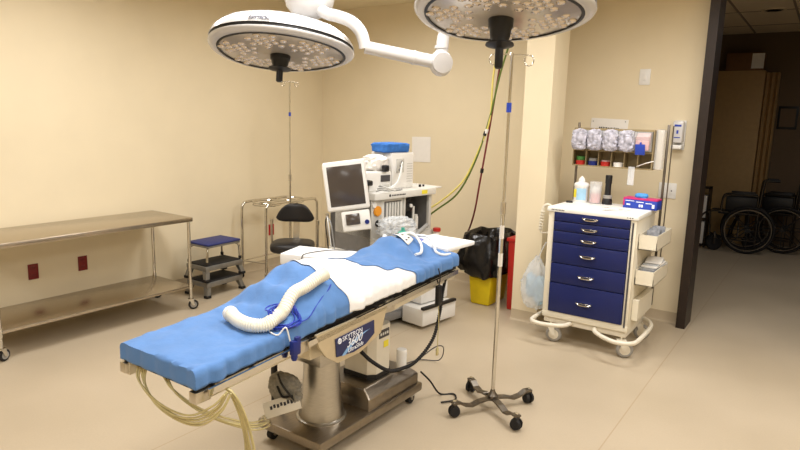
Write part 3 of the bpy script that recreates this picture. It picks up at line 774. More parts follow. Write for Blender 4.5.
# ------------------------------------------------------------------ wall fittings
def outlet(y, z, m, label):
    t = thing('wall_outlet', label, 'wall outlet', (XL,y,z), 0, 'red power outlets on the left wall')
    MB().box((.004,0,0), (.008,.082,.13), .003).build('cover_plate', m, t)
    for k in (-1,1):
        o = MB().box((.009,0,k*.033), (.005,.034,.03), .004).build('socket', m, t)
        MB().box((.0118,-.007,k*.033+.003), (.001,.003,.01)).box((.0118,.007,k*.033+.003), (.001,.003,.01)).build('slot', 'ink', o)
outlet(2.36, .45, 'outlet_red', 'dark red power outlet below the steel table top, left one of the pair')
outlet(2.776, .447, 'outlet_red', 'dark red power outlet below the steel table top, right one of the pair')
outlet(5.035, .447, 'outlet_bright', 'bright red power outlet on the wall behind the ring stand')
t = thing('switch_plate', 'white switch plate high on the wall above the supply cart', 'switch', (-1.452,YB,2.218))
MB().box((0,-.004,0), (.095,.008,.14), .003).build('cover_plate', 'white', t)
MB().box((0,-.010,0), (.03,.006,.06), .002).build('rocker', 'white', t)
t = thing('soap_dispenser', 'white hand sanitizer dispenser on the wall beside the door frame', 'dispenser', (-1.112,YB,1.71))
MB().box((0,-.008,0), (.1,.026,.26), .008).build('back_plate', 'white', t)
MB().box((0,-.06,.03), (.088,.09,.19), .016).build('bottle_cover', 'white_gloss', t)
MB().box((0,-.065,-.1), (.09,.1,.035), .01).build('push_bar', 'white', t)
MB().box((0,-.1055,.085), (.055,.003,.018)).build('label_band', 'glove_blue', t)['label'] = 'blue printed band'
MB().box((0,-.1055,.03), (.016,.003,.03)).box((0,-.1055,-.018), (.05,.003,.008)).build('print_mark', 'glove_blue', t)
t = thing('wall_outlet', 'white double outlet plate on the wall right of the supply cart', 'wall outlet', (-1.165,YB,1.214))
MB().box((0,-.004,0), (.15,.008,.14), .003).build('cover_plate', 'white', t)
MB().box((.036,-.009,0), (.036,.004,.07), .003).build('socket', 'white', t)
MB().cyl((.036,-.0115,0),(.036,-.0105,0), .006).build('slot', 'ink', t)
MB().box((-.036,-.009,0), (.036,.004,.07), .003).build('socket', 'white', t)
t = thing('wall_notice', 'plain white paper taped to the wall behind the anesthesia machine', 'paper', (-3.825,YB,1.446), 0)
MB().box((0,-.003,0), (.25,.003,.285), 0, Matrix.Rotation(R(-1.5),4,'Y')).build('sheet', 'paper', t)
sg = thing('wall_sign', 'white notice with dark lettering on the wall behind the bin rack', 'sign', (-1.735,YB,1.74))
MB().box((0,-.004,0), (.345,.006,.2), .001, Matrix.Rotation(R(2),4,'Y')).build('panel', 'paper', sg)
for x in (-.15,.15): MB().cyl((x,-.0085,.075),(x,-.0065,.075), .005, n=10).build('screw', 'dull_steel', sg)
mk = MB(); rnd = random.Random(5)
x = -.09
while x < .08:
    w_ = rnd.uniform(.008,.016); mk.box((x+w_/2,-.0078,.012-.035*x), (w_*.8,.001,.016+rnd.uniform(-.004,.004))); x += w_+.003
for k in range(5): mk.box((-.05+.02*k,-.0078,-.02), (.006,.001,.014))
mk.build('print_mark', 'ink', sg)
#@@NEXT3
# ------------------------------------------------------------------ surgical lights
def axes(up, fwd_hint):
    z = Vector(up).normalized(); x = Vector(fwd_hint); x = (x-z*x.dot(z)).normalized(); y = z.cross(x)
    return Matrix(((x.x,y.x,z.x,0),(x.y,y.y,z.y,0),(x.z,y.z,z.z,0),(0,0,0,1)))
def light_head(name, label, c, up, xdir, hs=1.):
    mx = Matrix.Translation(c) @ axes(up, xdir)
    t = thing(name, label, 'surgical light', mx=mx, group='surgical lights over the table')
    lobe = lambda a: 1+.03*math.cos(3*a+.5)
    r0 = .36
    MB().lathe([(0,.105),(.06,.103),(.15,.094),(.24,.074),(.30,.05),(.338,.02),(.354,-.006),(.359,-.020)], 60, None, lobe).build('dome', 'white_gloss', t, angle=50)
    MB().lathe([(.356,-.020),(.353,-.024),(.353,-.032),(.356,-.036)], 60, None, lobe).build('trim_band', 'black', t)
    MB().lathe([(.360,-.036),(.361,-.041),(.355,-.049),(.343,-.054),(.318,-.057),(.312,-.053)], 60, None, lobe).build('rim', 'white_gloss', t, angle=50)
    MB().lathe([(.318,-.050),(.318,-.058),(.306,-.060),(.304,-.052)], 60, None, lobe).build('gasket', 'black', t)
    MB().lathe([(.306,-.054),(.25,-.060),(.15,-.066),(.06,-.068),(.0,-.068)], 60, None, lobe).build('lamp_glass', 'reflector', t, angle=60)
    first = None
    for k in range(6):
        a0 = k*PI/3+.2
        cx, cy = .205*math.cos(a0), .205*math.sin(a0)
        for j in range(14):
            if j == 0: px, py = 0, 0
            elif j < 7: a = j*2*PI/6+a0; px, py = .043*math.cos(a), .043*math.sin(a)
            else: a = a0+PI/2+(j-7)*2*PI/7; px, py = .084*math.cos(a), .078*math.sin(a)
            rr = math.hypot(cx+px, cy+py)
            z = -.056-.01*(1-rr/.31)
            if first is None:
                first = MB().lathe([(.0185,.006),(.0185,-.004),(.015,-.007),(.0125,-.005),(.007,-.009),(0,-.010)], 12).build('led_lens', 'lens', t, angle=50)
                first.matrix_basis = Matrix.Translation((cx+px,cy+py,z))
            else:
                o = first.copy(); COL.objects.link(o); o.parent = t; o.matrix_basis = Matrix.Translation((cx+px,cy+py,z))
    MB().lathe([(r_, -.058+(z_+.058)*hs) for r_, z_ in ((.052,-.058),(.05,-.10),(.044,-.108),(.040,-.14),(.036,-.15),(.036,-.165))], 28).build('handle_mount', 'black', t, angle=40)
    h = MB().lathe([(r_, -.058+(z_+.058)*hs) for r_, z_ in ((.034,-.160),(.057,-.166),(.058,-.172),(.03,-.18),(.017,-.186),(.0165,-.26),(.012,-.266),(0,-.266))], 24).build('handle', 'black', t, angle=40)
    return t
camd = Vector((.716,-.698,0)); rdir = Vector((.698,.716,0))
Lc = Vector((-2.34,2.29,2.155))
L1 = light_head('surgical_light', 'round white ceiling surgical light above the foot half of the table, wholly in view', Lc, Z-camd*math.tan(R(11))+rdir*math.tan(R(3)), rdir, .68)
w1 = dict(parent=L1, world=True)
D1 = Vector((-2.225,2.375,2.37))
MB().ball(D1, .125, 28, (1,1,.82)).build('pivot_dome', 'white_gloss', **w1)
MB().tube([D1+Vector((0,0,-.06)), D1+Vector((-.01,.0,-.12)), Lc+Vector((.09,.09,.09))], .045, n=16).build('neck', 'white_gloss', **w1)
MB().cyl(D1+Vector((0,0,.05)), (D1.x,D1.y,ZC-.06), .055, n=20).build('drop_tube', 'white', **w1)
MB().lathe([(.16,0),(.16,-.04),(.13,-.07),(.06,-.075)], 32, Matrix.Translation((D1.x,D1.y,ZC))).build('ceiling_cover', 'white', **w1)
mxL = parent_world(L1)
# maker name on the rim of the left light
inv = mxL.inverted(); cl_ = inv @ Vector((0,0,1.8)); ang = math.atan2(cl_.y, cl_.x)
for i, ch in enumerate('SKYTRON'):
    a = ang-.42+.034*i
    lr = .361*(1+.03*math.cos(3*a+.5)); p = mxL @ Vector((lr*math.cos(a), lr*math.sin(a), -.012)); n = (mxL.to_3x3() @ Vector((-math.sin(a), math.cos(a), 0)))
    u = mxL.to_3x3() @ Vector((-math.cos(a)*.55, -math.sin(a)*.55, .83))
    writing('lettering', ch, .030, p, n, u, 'grey_letter', L1, .002)

Rc = Vector((-1.165,2.372,2.268))
camd2 = Vector((.436,-.9,0)); rdir2 = Vector((.9,.436,0))
L2 = light_head('surgical_light', 'round white ceiling surgical light nearest the camera, cut by the top edge', Rc, Z-camd2*math.tan(R(10)), rdir2)
w2 = dict(parent=L2, world=True)
K = Vector((-1.61,2.647,2.065)); E0 = Vector((-1.885,2.396,2.126))
MB().ball(K, .058, 20, (1,1,1.1)).cyl(K+Vector((.045,-.055,-.003)), K+Vector((-.03,.03,.003)), .048, n=24).build('knuckle', 'white_gloss', **w2)
MB().cyl(K+Vector((0,0,.03)), K+Vector((.005,.005,.13)), .03, n=18).cyl(K+Vector((0,0,.07)), K+Vector((0,0,.082)), .034, n=18).build('yoke_post', 'white_gloss', **w2)
MB().tube([K+Vector((.004,.004,.12)), K+Vector((.03,.0,.2)), K+Vector((.1,-.02,.27)), Rc+Vector((-.22,.14,.13)), Rc+Vector((-.08,.08,.10))], .028, n=14).build('yoke_arm', 'white_gloss', **w2)
MB().cyl(E0, K, .030, .033, n=22).cyl(E0.lerp(K,.62), E0.lerp(K,.65), .035, n=22).build('spring_arm', 'white_gloss', **w2)
MB().tube([D1+Vector((.03,0,-.03)), (-2.10,2.36,2.29), (-2.03,2.365,2.272), (-1.955,2.37,2.245), (-1.905,2.382,2.20), (-1.888,2.392,2.15), (-1.885,2.396,2.12)], lambda t: .030-.001*t, n=18, steps=50).build('curved_arm', 'white_gloss', **w2)

# ------------------------------------------------------------------ blue drawer cart
ct = thing('supply_cart', 'cream wheeled supply cart with six dark blue drawers beside the pillar', 'cart', (-1.455,5.0,0))
cw = dict(parent=ct, world=True)
CX0, CX1, CY0, CY1 = -1.80, -1.115, 4.72, 5.30
MB().span((CX0,CY0,.215),(CX1,CY0+.03,.268), .004).span((CX0,CY0,.268),(-1.753,CY0+.03,1.10), .003).span((-1.158,CY0,.268),(CX1,CY0+.03,1.10), .003).build('front_frame', 'cart_white', **cw)
MB().span((CX0,CY0+.03,.215),(CX1,CY1,1.09), .004).build('body', 'cart_white', **cw)
MB().span((CX0-.012,CY0-.015,1.09),(CX1+.012,CY1+.01,1.128), .008).build('worktop', 'cart_top', **cw)
MB().span((CX1-.03,CY0-.004,.25),(CX1-.018,CY0,1.07)).build('lock_bar', 'dark_grey', **cw)
mk = MB()
for k in range(9): mk.box((CX0+.03+.012*k,CY0-.0155,1.108), (.007,.001,.010))
for k in range(3): mk.box((CX1-.03-.018*k,CY0-.0155,1.106), (.01,.001,.006))
mk.build('print_mark', 'ink', **cw)
zs = [1.10,1.019,.942,.845,.678,.516,.268]; hz = [1.058,.974,.884,.761,.594,.378]
for i in range(6):
    d = MB().span((-1.750,CY0-.012,zs[i+1]+.003),(-1.161,CY0+.02,zs[i]-.003), .004).build('drawer', 'blue_enamel' if False else 'blue_drawer', **cw)
    xm = -1.455; y = CY0-.012
    h = MB().tube([(xm-.06,y,hz[i]+.008),(xm-.055,y-.02,hz[i]+.004),(xm-.03,y-.026,hz[i]-.006),(xm+.03,y-.026,hz[i]-.006),(xm+.055,y-.02,hz[i]+.004),(xm+.06,y,hz[i]+.008)], .005, n=10, steps=30)
    h.box((xm,y-.012,hz[i]+.008), (.124,.026,.004), .001).build('handle', 'chrome', d, True)
# bumpers and casters
zb = .19
MB().tube([(CX0-.01,5.2,zb),(CX0-.05,5.1,zb),(CX0-.06,4.75,zb),(CX0-.045,4.62,zb),(CX0+.04,4.58,zb),(CX0+.16,4.61,zb),(CX0+.22,4.66,zb),(CX0+.24,4.74,zb)], .017, n=12, steps=60).build('bumper', 'offwhite', **cw)
MB().tube([(CX1-.25,4.74,zb),(CX1-.22,4.66,zb),(CX1-.12,4.57,zb),(CX1-.02,4.53,zb),(CX1+.07,4.57,zb),(CX1+.10,4.68,zb),(CX1+.10,5.05,zb),(CX1+.06,5.2,zb),(CX1,5.27,zb)], .017, n=12, steps=60).build('bumper', 'offwhite', **cw)
MB().span((CX0+.01,CY0+.02,.165),(CX1-.01,CY1-.02,.215), .006).build('chassis', 'offwhite', **cw)
for x in (CX0+.07, CX1-.04):
    for y in (4.75, 5.27): swivel(ct, (x,y,0), .066, .034, rz=R(-78) if x < -1.5 else R(-66), tread='wheel_grey', hub='offwhite', forkm='offwhite', stem=.03)
# rear posts
for x in (-1.815, -1.085):
    MB().span((x-.009,5.325,.3),(x+.009,5.345,1.80), .003).build('rear_post', 'dull_steel', **cw)
MB().span((-1.815,5.326,.9),(-1.085,5.346,.93), .003).build('cross_bar', 'rail_steel', **cw)
MB().cyl((-1.05,5.34,.5),(-1.05,5.34,1.79), .005, n=10).build('iv_rod', 'dull_steel', **cw)
# three side bins on the right
def side_bin(z, h, y0, y1, w):
    x0 = CX1+.004; x1 = x0+w; t = .005
    mb = MB().span((x0,y0,z),(x1,y1,z+t)).span((x0,y0,z),(x1,y0+t,z+h)).span((x0,y1-t,z),(x1,y1,z+h)).span((x1-t,y0,z),(x1,y1,z+h)).span((x0,y0,z),(x0+t,y1,z+h))
    return mb.build('side_bin', 'cart_white', **cw)
side_bin(.862,.115,4.80,5.28,.135); side_bin(.585,.115,4.80,5.28,.135)
MB().prism([(CX1+.003,4.80,.30),(CX1+.003,5.26,.30),(CX1+.003,5.26,.46),(CX1+.003,4.80,.46)], (.045,0,.0)).build('side_panel', 'cart_white', **cw)
def packs(n, x, y, z, sx, sy, sz, m, name, label, grp, seed, upright=True, rx=.0):
    rnd = random.Random(seed)
    for k in range(n):
        yy = y-sy/2+sy*(k+.5)/n
        a = rnd.uniform(-.45,.45)
        o = MB().box((0,0,sz/2), (sx*rnd.uniform(.8,1),.02,sz*rnd.uniform(.75,1)), .008).build(name, m)
        o.matrix_basis = Matrix.Translation((x+rnd.uniform(-.008,.008),yy,z)) @ Matrix.Rotation(a*.5+rx,4,'X') @ Matrix.Rotation(rnd.uniform(-.2,.2),4,'Z')
        tag(o, label, 'packet', grp)
packs(5, CX1+.07, 5.06, .872, .105, .30, .135, 'grey_pack', 'packet', 'grey foil packet standing in the upper side bin of the cart', 'foil packets in the upper side bin', 3)
for k in range(4):
    o = MB().box((0,0,0), (.12,.30-.03*k,.012), .004).build('packet', 'paper' if k % 2 else 'clear_bag')
    o.matrix_basis = Matrix.Translation((CX1+.075,5.04+.012*k,.70+.0135*k)) @ Matrix.Rotation(R(5*k-8),4,'Z') @ Matrix.Rotation(R(2),4,'X')
    tag(o, 'flat white packet lying over the lower side bin of the cart', 'packet', 'flat packets over the lower side bin')
MB().span((CX1+.01,4.83,.59),(CX1+.13,5.25,.694), .01).build('packet_bundle', 'grey_pack').update_tag()
tag(bpy.data.objects['packet_bundle'], 'bundle of grey wrapped packets filling the lower side bin of the cart', 'packets')

# tilt-bin rack on the posts
rk = thing('bin_rack', 'tan rack of five tilt bins over six open cubbies above the cart', 'rack', (-1.5,5.3,1.43))
rw_ = dict(parent=rk, world=True)
RX0, RX1 = -1.80, -1.165
MB().span((RX0,5.30,1.435),(RX1,5.32,1.755), .002).span((RX0,5.2,1.565),(RX1,5.3,1.577)).span((RX0,5.2,1.435),(RX1,5.3,1.445)).span((RX0,5.2,1.74),(RX1,5.3,1.752)).span((RX0-.008,5.2,1.435),(RX0,5.32,1.755)).span((RX1,5.2,1.435),(RX1+.008,5.32,1.755)).build('case', 'bin_tan', **rw_)
for k in range(1,6):
    x = RX0+(RX1-RX0)*k/6
    MB().span((x-.003,5.2,1.445),(x+.003,5.3,1.565)).build('divider', 'bin_tan', **rw_)
MB().span((RX1+.012,5.22,1.44),(RX1+.075,5.31,1.76), .01).build('end_bracket', 'clear', **rw_)
bw = (RX1-RX0)/5
def tilt(k):
    x0 = RX0+bw*k+.004; x1 = x0+bw-.008
    pr = [(5.195,1.582),(5.16,1.585),(5.11,1.70),(5.12,1.735),(5.195,1.74)]
    return MB().prism([(x0,y,z) for y, z in pr], (x1-x0,0,0)).build('tilt_bin', 'clear', **rw_)
for k in range(5):
    tilt(k)
    x = RX0+bw*(k+.5)
    if k < 4:
        o = MB().crumple((0,0,0), (.060,.045,.084), .14, 30+k, 44, 32, .6, 1.7).build('wrapped_supplies', 'pill_bag', angle=30)
        o.location = (x+.002,5.145-(.012 if k == 0 else 0),1.662)
        tag(o, ('crinkled clear packets bulging from the leftmost tilt bin','crinkled clear packets in the second tilt bin from the left','crinkled clear packets in the middle tilt bin','crinkled clear packets in the fourth tilt bin, beside the pink ones')[k], 'packets', 'packets in the tilt bins')
    else:
        for j in range(3):
            o = MB().box((x,5.13+.022*j,1.648+.012*j), (.10,.014,.11), .004).build('pink_packet', 'pink')
            tag(o, 'pale pink packet standing in the rightmost tilt bin', 'packet', 'pink packets in the rightmost bin')
tg = thing('blue_tag', 'blue tag hanging on the front of the rightmost tilt bin', 'tag', (-1.235,5.10,1.60))
MB().box((0,0,0), (.075,.006,.085), .002, Matrix.Rotation(R(12),4,'X')).build('card', 'glove_blue', tg)
MB().box((0,.004,.047), (.012,.02,.02), .002).build('clip', 'glove_blue', tg)
tag(MB().box((-1.31,5.196,1.38), (.05,.004,.15), .001, R(3)).build('paper_strip', 'clear_bag'), 'translucent strip hanging below the bin rack', 'strip')
tag(MB().tube([(-1.27,5.19,1.46),(-1.2,5.17,1.49),(-1.14,5.18,1.51)], .004, n=8).build('thin_rod', 'paper'), 'thin pale rod leaning out of the right cubby', 'rod')
cb = (RX1-RX0)/6
for k, (m1, m2, lab) in enumerate((('red','green','red tape roll with a green roll on top in the first cubby'),('navy','grey_hose','blue and grey tape rolls in the second cubby'),('red','pink','red tape roll in the third cubby'),('paper','offwhite','low white tape roll in the fourth cubby'))):
    x = RX0+cb*(k+.5); t = thing('tape_roll', lab, 'tape', (x,5.24,1.445), 0, 'tape rolls in the cubbies')
    MB().lathe([(.022,0),(.042,0),(.042,.036),(.022,.036),(.022,0)], 24).build('roll', m1, t)
    if k < 3: MB().lathe([(.016,.037),(.036,.037),(.036,.07-.012*k),(.016,.07-.012*k),(.016,.037)], 24).build('upper_roll', m2, t)
# on the worktop
zt_ = 1.128
tu_ = thing('wipes_tub', 'white wipes tub with a yellow label at the left of the cart top', 'tub', (-1.71,5.20,zt_))
MB().lathe([(0,0),(.056,0),(.060,.008),(.058,.13),(.06,.135)], 30).build('body', 'white', tu_)
MB().lathe([(.062,.135),(.062,.152),(.05,.165),(.03,.17),(.028,.175),(0,.175)], 30).build('lid', 'white', tu_)
MB().crumple((0,0,.187), (.028,.02,.034), .1, 3, 16, 12, .8, 1.6, .8).build('wipe', 'paper', tu_)
for a0, a1, z0_, z1_, mm in ((-2.75,-1.95,.04,.11,'yellow_label'),(-1.9,-.5,.02,.12,'mask_blue')):
    MB().grid(lambda u, v: Vector((.0605*math.cos(a0+(a1-a0)*u), .0605*math.sin(a0+(a1-a0)*u), z0_+(z1_-z0_)*v)), 10, 1).build('label', mm, tu_)
tag(MB().lathe([(0,0),(.028,0),(.03,.006),(.026,.014),(0,.016)], 20, Matrix.Translation((-1.765,5.08,zt_))).build('black_cap', 'black'), 'small flat black cap lying left of the wipes tub', 'pot')  # a loose cap, lying by itself on the worktop
jr = thing('swab_jar', 'clear jar of pink swabs between the wipes tub and the flashlight', 'jar', (-1.585,5.19,zt_))
MB().lathe([(0,0),(.046,0),(.05,.006),(.05,.15),(.047,.155),(.046,.15),(.046,.008),(0,.006)], 28).build('glass', 'clear', jr)
MB().lathe([(.052,.152),(.052,.178),(.048,.184),(0,.184)], 28).build('lid', 'clear', jr)
MB().lathe([(0,.008),(.043,.008),(.043,.075),(.03,.085),(0,.088)], 24).build('contents', 'pink_liquid', jr)
MB().lathe([(0,.088),(.03,.09),(.038,.12),(.02,.135),(0,.137)], 24).build('swabs', 'paper', jr)
fl_ = thing('flashlight', 'black flashlight standing on its head between the jar and glove box', 'flashlight', (-1.485,5.2,zt_))
MB().lathe([(0,0),(.04,0),(.042,.006),(.04,.035),(.033,.055)], 26).build('head', 'black', fl_)
MB().lathe([(.036,.052),(.037,.06),(.036,.075),(.028,.08)], 26).build('ring', 'wheel_grey', fl_)
MB().lathe([(.027,.08),(.025,.10),(.024,.17),(.027,.18),(.028,.235),(.025,.245),(0,.246)], 26).build('barrel', 'black', fl_)
gb = thing('glove_box', 'blue and magenta glove box with a blue glove poking out of the top', 'glove box', (-1.195,5.17,zt_), R(-4))
MB().box((0,0,.036), (.265,.125,.072), .003).build('carton', 'glove_blue', gb)
MB().box((0,0,.0785), (.266,.126,.013), .002).box((-.128,0,.05), (.012,.127,.06), .001).build('top_panel', 'magenta', gb)
MB().crumple((-.01,0,.098), (.05,.028,.024), .12, 9, 24, 16).build('glove', 'tissue', gb)
mk = MB()
for x, z, w_, h_ in ((-.09,.03,.03,.012),(.0,.026,.014,.022),(.018,.026,.014,.022),(-.0,.055,.06,.006),(.07,.05,.05,.006),(.105,.03,.02,.03),(-.08,.06,.07,.005)): mk.box((x,-.0632,z), (w_,.001,h_))
mk.build('print_mark', 'letter', gb)
for k, (x, y, a) in enumerate(((-1.42,4.98,8),(-1.30,4.93,-6),(-1.36,4.86,14))):
    o = MB().box((0,0,0), (.13,.09,.002)).build('slip', 'paper'); o.matrix_basis = Matrix.Translation((x,y,zt_+.0015+.0021*k)) @ Matrix.Rotation(R(a),4,'Z')
    MB().box((.0,.01,.0013), (.08,.006,.0004)).box((-.01,-.012,.0013), (.06,.006,.0004)).build('print_mark', 'red' if k == 1 else 'ink', o)
    tag(o, 'loose white paper slip lying in front of the glove box', 'paper', 'paper slips on the cart top')
# handset and clear bag on the cart's left side
hs = thing('hand_piece', 'cream hand piece with a ribbed grip hooked beside the left of the cart', 'hand piece', (-1.86,4.86,1.0))
MB().tube([(-.06,0,-.1),(-.055,0,.0),(-.045,0,.09),(-.01,0,.12),(.025,0,.1),(.03,0,.02),(.03,0,-.09)], .012, n=10, steps=40).build('frame', 'offwhite', hs)
for k in range(7): MB().torus((-.057+.0015*k,0,-.085+.024*k), .015, .006, 16, 6).build('ridge', 'offwhite', hs)
MB().tube([(-.06,0,-.1),(-.05,0,-.12),(.0,0,-.115),(.05,0,-.105)], .006, n=8).tube([(.02,0,-.11),(.02,0,-.3),(.015,0,-.35)], .003, n=6).build('hook', 'offwhite', hs)
hbag = thing('hanging_bag', 'clear bag of pale blue masks hanging beside the left of the cart', 'bag', (-1.935,4.88,.44))
MB().crumple((0,0,.0), (.125,.055,.23), .13, 21, 44, 34, .8, 1.5, .75).build('bag', 'clear_bag', hbag, angle=30)
MB().crumple((.04,0,-.07), (.05,.035,.13), .1, 22, 24, 18).build('masks', 'mask_blue', hbag, angle=30)
MB().crumple((-.045,0,-.03), (.04,.03,.11), .1, 23, 24, 18).build('mask_stack', 'mask_blue', hbag, angle=30)
MB().tube([(.0,0,.19),(.04,0,.3),(.07,.0,.36)], .006, n=8).build('neck', 'clear_bag', hbag)

# ------------------------------------------------------------------ waste bins
yb = thing('waste_bin', 'yellow plastic waste bin lined with a black bag beside the pillar', 'bin', (-2.66,5.45,0))
MB().box((0,0,.29), (.30,.43,.58), .02, None, (.68,.84)).build('tub', 'yellow', yb)
MB().box((0,0,.575), (.31,.44,.02), .006).build('rim', 'yellow', yb)
def liner():
    rnd = random.Random(4); ph = [rnd.uniform(0,6.28) for _ in range(14)]
    n = 64; rows = [(1.10,.31),(1.17,.335),(1.24,.40),(1.27,.48),(1.22,.56),(1.19,.63),(1.15,.69),(1.05,.71),(.97,.69),(.84,.58),(.7,.46)]
    verts = []; faces = []
    for i, (s_, z) in enumerate(rows):
        for j in range(n):
            a = 2*PI*j/n; e = .6
            f = lambda q: math.copysign(abs(q)**e, q)
            w_ = (.018 if i < 7 else .006)*(math.sin(5*a+ph[0]+i*.5)+.8*math.sin(9*a+ph[1]-i*.7)+.6*math.sin(15*a+ph[2]+i))
            dz = (.02 if i < 2 else .012)*(math.sin(2*a+ph[3])+.5*math.sin(5*a+ph[4])) if i < 4 else .012*math.sin(4*a+ph[5])
            left = .05*math.exp(-((z-.45)/.13)**2)*max(0,-math.cos(a))
            k = s_+(w_+left)/.2
            verts.append(Vector((.172*f(math.cos(a))*k, .24*f(math.sin(a))*k, z+dz)))
    for i in range(len(rows)-1):
        for j in range(n): faces.append((i*n+j, i*n+(j+1) % n, (i+1)*n+(j+1) % n, (i+1)*n+j))
    faces.append(tuple(range((len(rows)-1)*n, len(rows)*n)))
    return MB()._add(verts, faces)
o = liner().build('bin_liner', 'bag_black', angle=60, solid=.002); o.location = (-2.66,5.45,0)
tag(o, 'shiny black waste bag folded out over the rim of the yellow bin', 'bag')
rb = thing('waste_bin', 'red plastic waste bin squeezed between the yellow bin and the pillar', 'bin', (-2.325,5.5,0))
MB().box((0,0,.34), (.15,.42,.68), .015, None, (.86,.92)).build('tub', 'red', rb)
MB().box((0,0,.69), (.17,.45,.035), .008).build('lid', 'red', rb)

# ------------------------------------------------------------------ anesthesia machine
MR = (-2.982,4.351,0); YM = R(82)
am = thing('anesthesia_machine', 'grey anesthesia machine with flow tubes and a dark bay beyond the table', 'anesthesia machine', MR, YM)
def A(mb, n, m, par=None, **k): return mb.build(n, m, par or am, **k)
A(MB().span((-.40,-.02,.12),(.40,.55,.62), .01), 'lower_cabinet', 'machine')
for k in range(3): 
    d = A(MB().span((-.36,-.032,.16+.15*k),(.36,-.018,.295+.15*k), .005), 'drawer', 'machine_light')
    A(MB().box((0,-.04,.26+.15*k), (.3,.016,.018), .005), 'handle', 'machine_dark', d)
A(MB().span((-.44,-.05,.05),(.44,.6,.12), .015), 'chassis', 'machine_dark')
for x in (-.38,.38):
    for y in (0,.54): swivel(am, tuple((Matrix.Translation(MR) @ Matrix.Rotation(YM,4,'Z') @ Vector((x,y,0)))), .04, .03, stem=.0)
A(MB().span((-.40,-.16,.62),(.40,.52,.66), .01), 'work_surface', 'machine_light')
# front console under the bay
A(MB().prism([(-.385,-.02,.66),(-.385,-.09,.67),(-.385,-.05,.80),(-.385,.02,.81)], (.75,0,0)), 'console', 'machine')
for k in range(9): A(MB().cyl((-.05+.045*k,-.075,.735),(-.05+.045*k,-.055,.74), .013, n=12), 'knob', 'machine_dark' if k % 3 else 'white')
A(MB().span((-.385,.0,.66),(-.372,.5,1.13)).span((.36,.0,.66),(.375,.5,1.13)).span((-.385,.44,.66),(.375,.5,1.13)), 'cabinet_shell', 'machine_dark')
A(MB().span((.345,-.012,.80),(.378,.02,1.13), .004), 'bay_post', 'machine'); A(MB().span((.005,-.012,.80),(.03,.02,1.13), .003), 'bay_post', 'machine')
# flow tube panel
fp = A(MB().span((-.26,.0,.80),(.005,.44,1.13), .004), 'flow_panel', 'machine_light')
A(MB().span((-.225,-.006,.85),(-.02,.002,1.10), .002), 'flow_window', 'machine_dark', fp)
for k in range(6): A(MB().cyl((-.205+.034*k,-.012,.86),(-.205+.034*k,-.012,1.09), .010, n=10), 'flow_tube', 'machine_light', fp)
for k in range(3): A(MB().cyl((-.19+.07*k,-.04,.825),(-.19+.07*k,0,.825), .016, n=14), 'flow_knob', 'machine_dark', fp)
gp = A(MB().span((-.385,-.01,.80),(-.262,.44,1.13), .004), 'gauge_panel', 'machine')
A(MB().lathe([(.042,0),(.044,.01),(.038,.018),(0,.019)], 24, Matrix.Translation((-.32,-.01,1.03)) @ Matrix.Rotation(PI/2,4,'X')), 'gauge', 'orange', gp)
A(MB().lathe([(.03,0),(.03,.02),(.024,.03),(0,.03)], 20, Matrix.Translation((-.31,-.01,.925)) @ Matrix.Rotation(PI/2,4,'X')), 'selector_knob', 'black', gp)
A(MB().lathe([(.024,0),(.024,.012),(0,.013)], 18, Matrix.Translation((-.36,-.01,1.085)) @ Matrix.Rotation(PI/2,4,'X')), 'dial', 'white', gp)
# bay contents: vaporiser, absorber
A(MB().span((.05,.15,.96),(.3,.4,1.12), .01), 'bay_block', 'dark_grey')
v = A(MB().lathe([(.055,0),(.06,.01),(.06,.06),(.045,.075),(.045,.1),(0,.1)], 24, Matrix.Translation((.13,.08,.985))), 'vaporizer', 'black')
A(MB().cyl((.13,.01,1.035),(.13,.03,1.035), .016, n=14), 'dial', 'white', v)
A(MB().span((.07,.08,.80),(.20,.3,.90), .006), 'meter_box', 'yellow' if False else 'offwhite')
A(MB().cyl((.25,.06,.81),(.25,.06,.92), .022, n=16).cyl((.25,.06,.92),(.25,.06,.94), .016, n=16), 'canister', 'machine_light')
A(MB().cyl((.20,.05,.90),(.20,.05,1.02), .012, n=12), 'valve_tube', 'machine_light')
# top shelf
A(MB().span((-.40,-.06,1.125),(.385,.52,1.188), .012), 'top_shelf', 'machine_light')
o = A(MB().box((.22,-.0605,1.158), (.075,.002,.034)), 'sticker', 'yellow_label'); o['label'] = 'yellow sticker'
mk = MB().cyl((-.22,-.0615,1.157),(-.22,-.0595,1.157), .012, n=12)
for k in range(9): mk.box((-.19+.019*k,-.0605,1.157), (.013,.002,.012))
A(mk, 'print_mark', 'ink')
A(MB().span((.385,.02,1.165),(.56,.36,1.178), .004), 'side_tray', 'machine_light')
A(MB().cyl((.28,.05,1.188),(.28,.05,1.21), .012, n=12).cyl((.34,.06,1.188),(.34,.06,1.205), .01, n=12), 'top_knob', 'black')
A(MB().span((-.03,-.30,.03),(.43,-.06,.18), .01), 'floor_drawer', 'white')
A(MB().span((-.04,-.32,.18),(.41,-.28,.205), .006), 'drawer_rail', 'black')
A(MB().span((.06,-.2,.19),(.43,-.03,.40), .012), 'side_box', 'white')
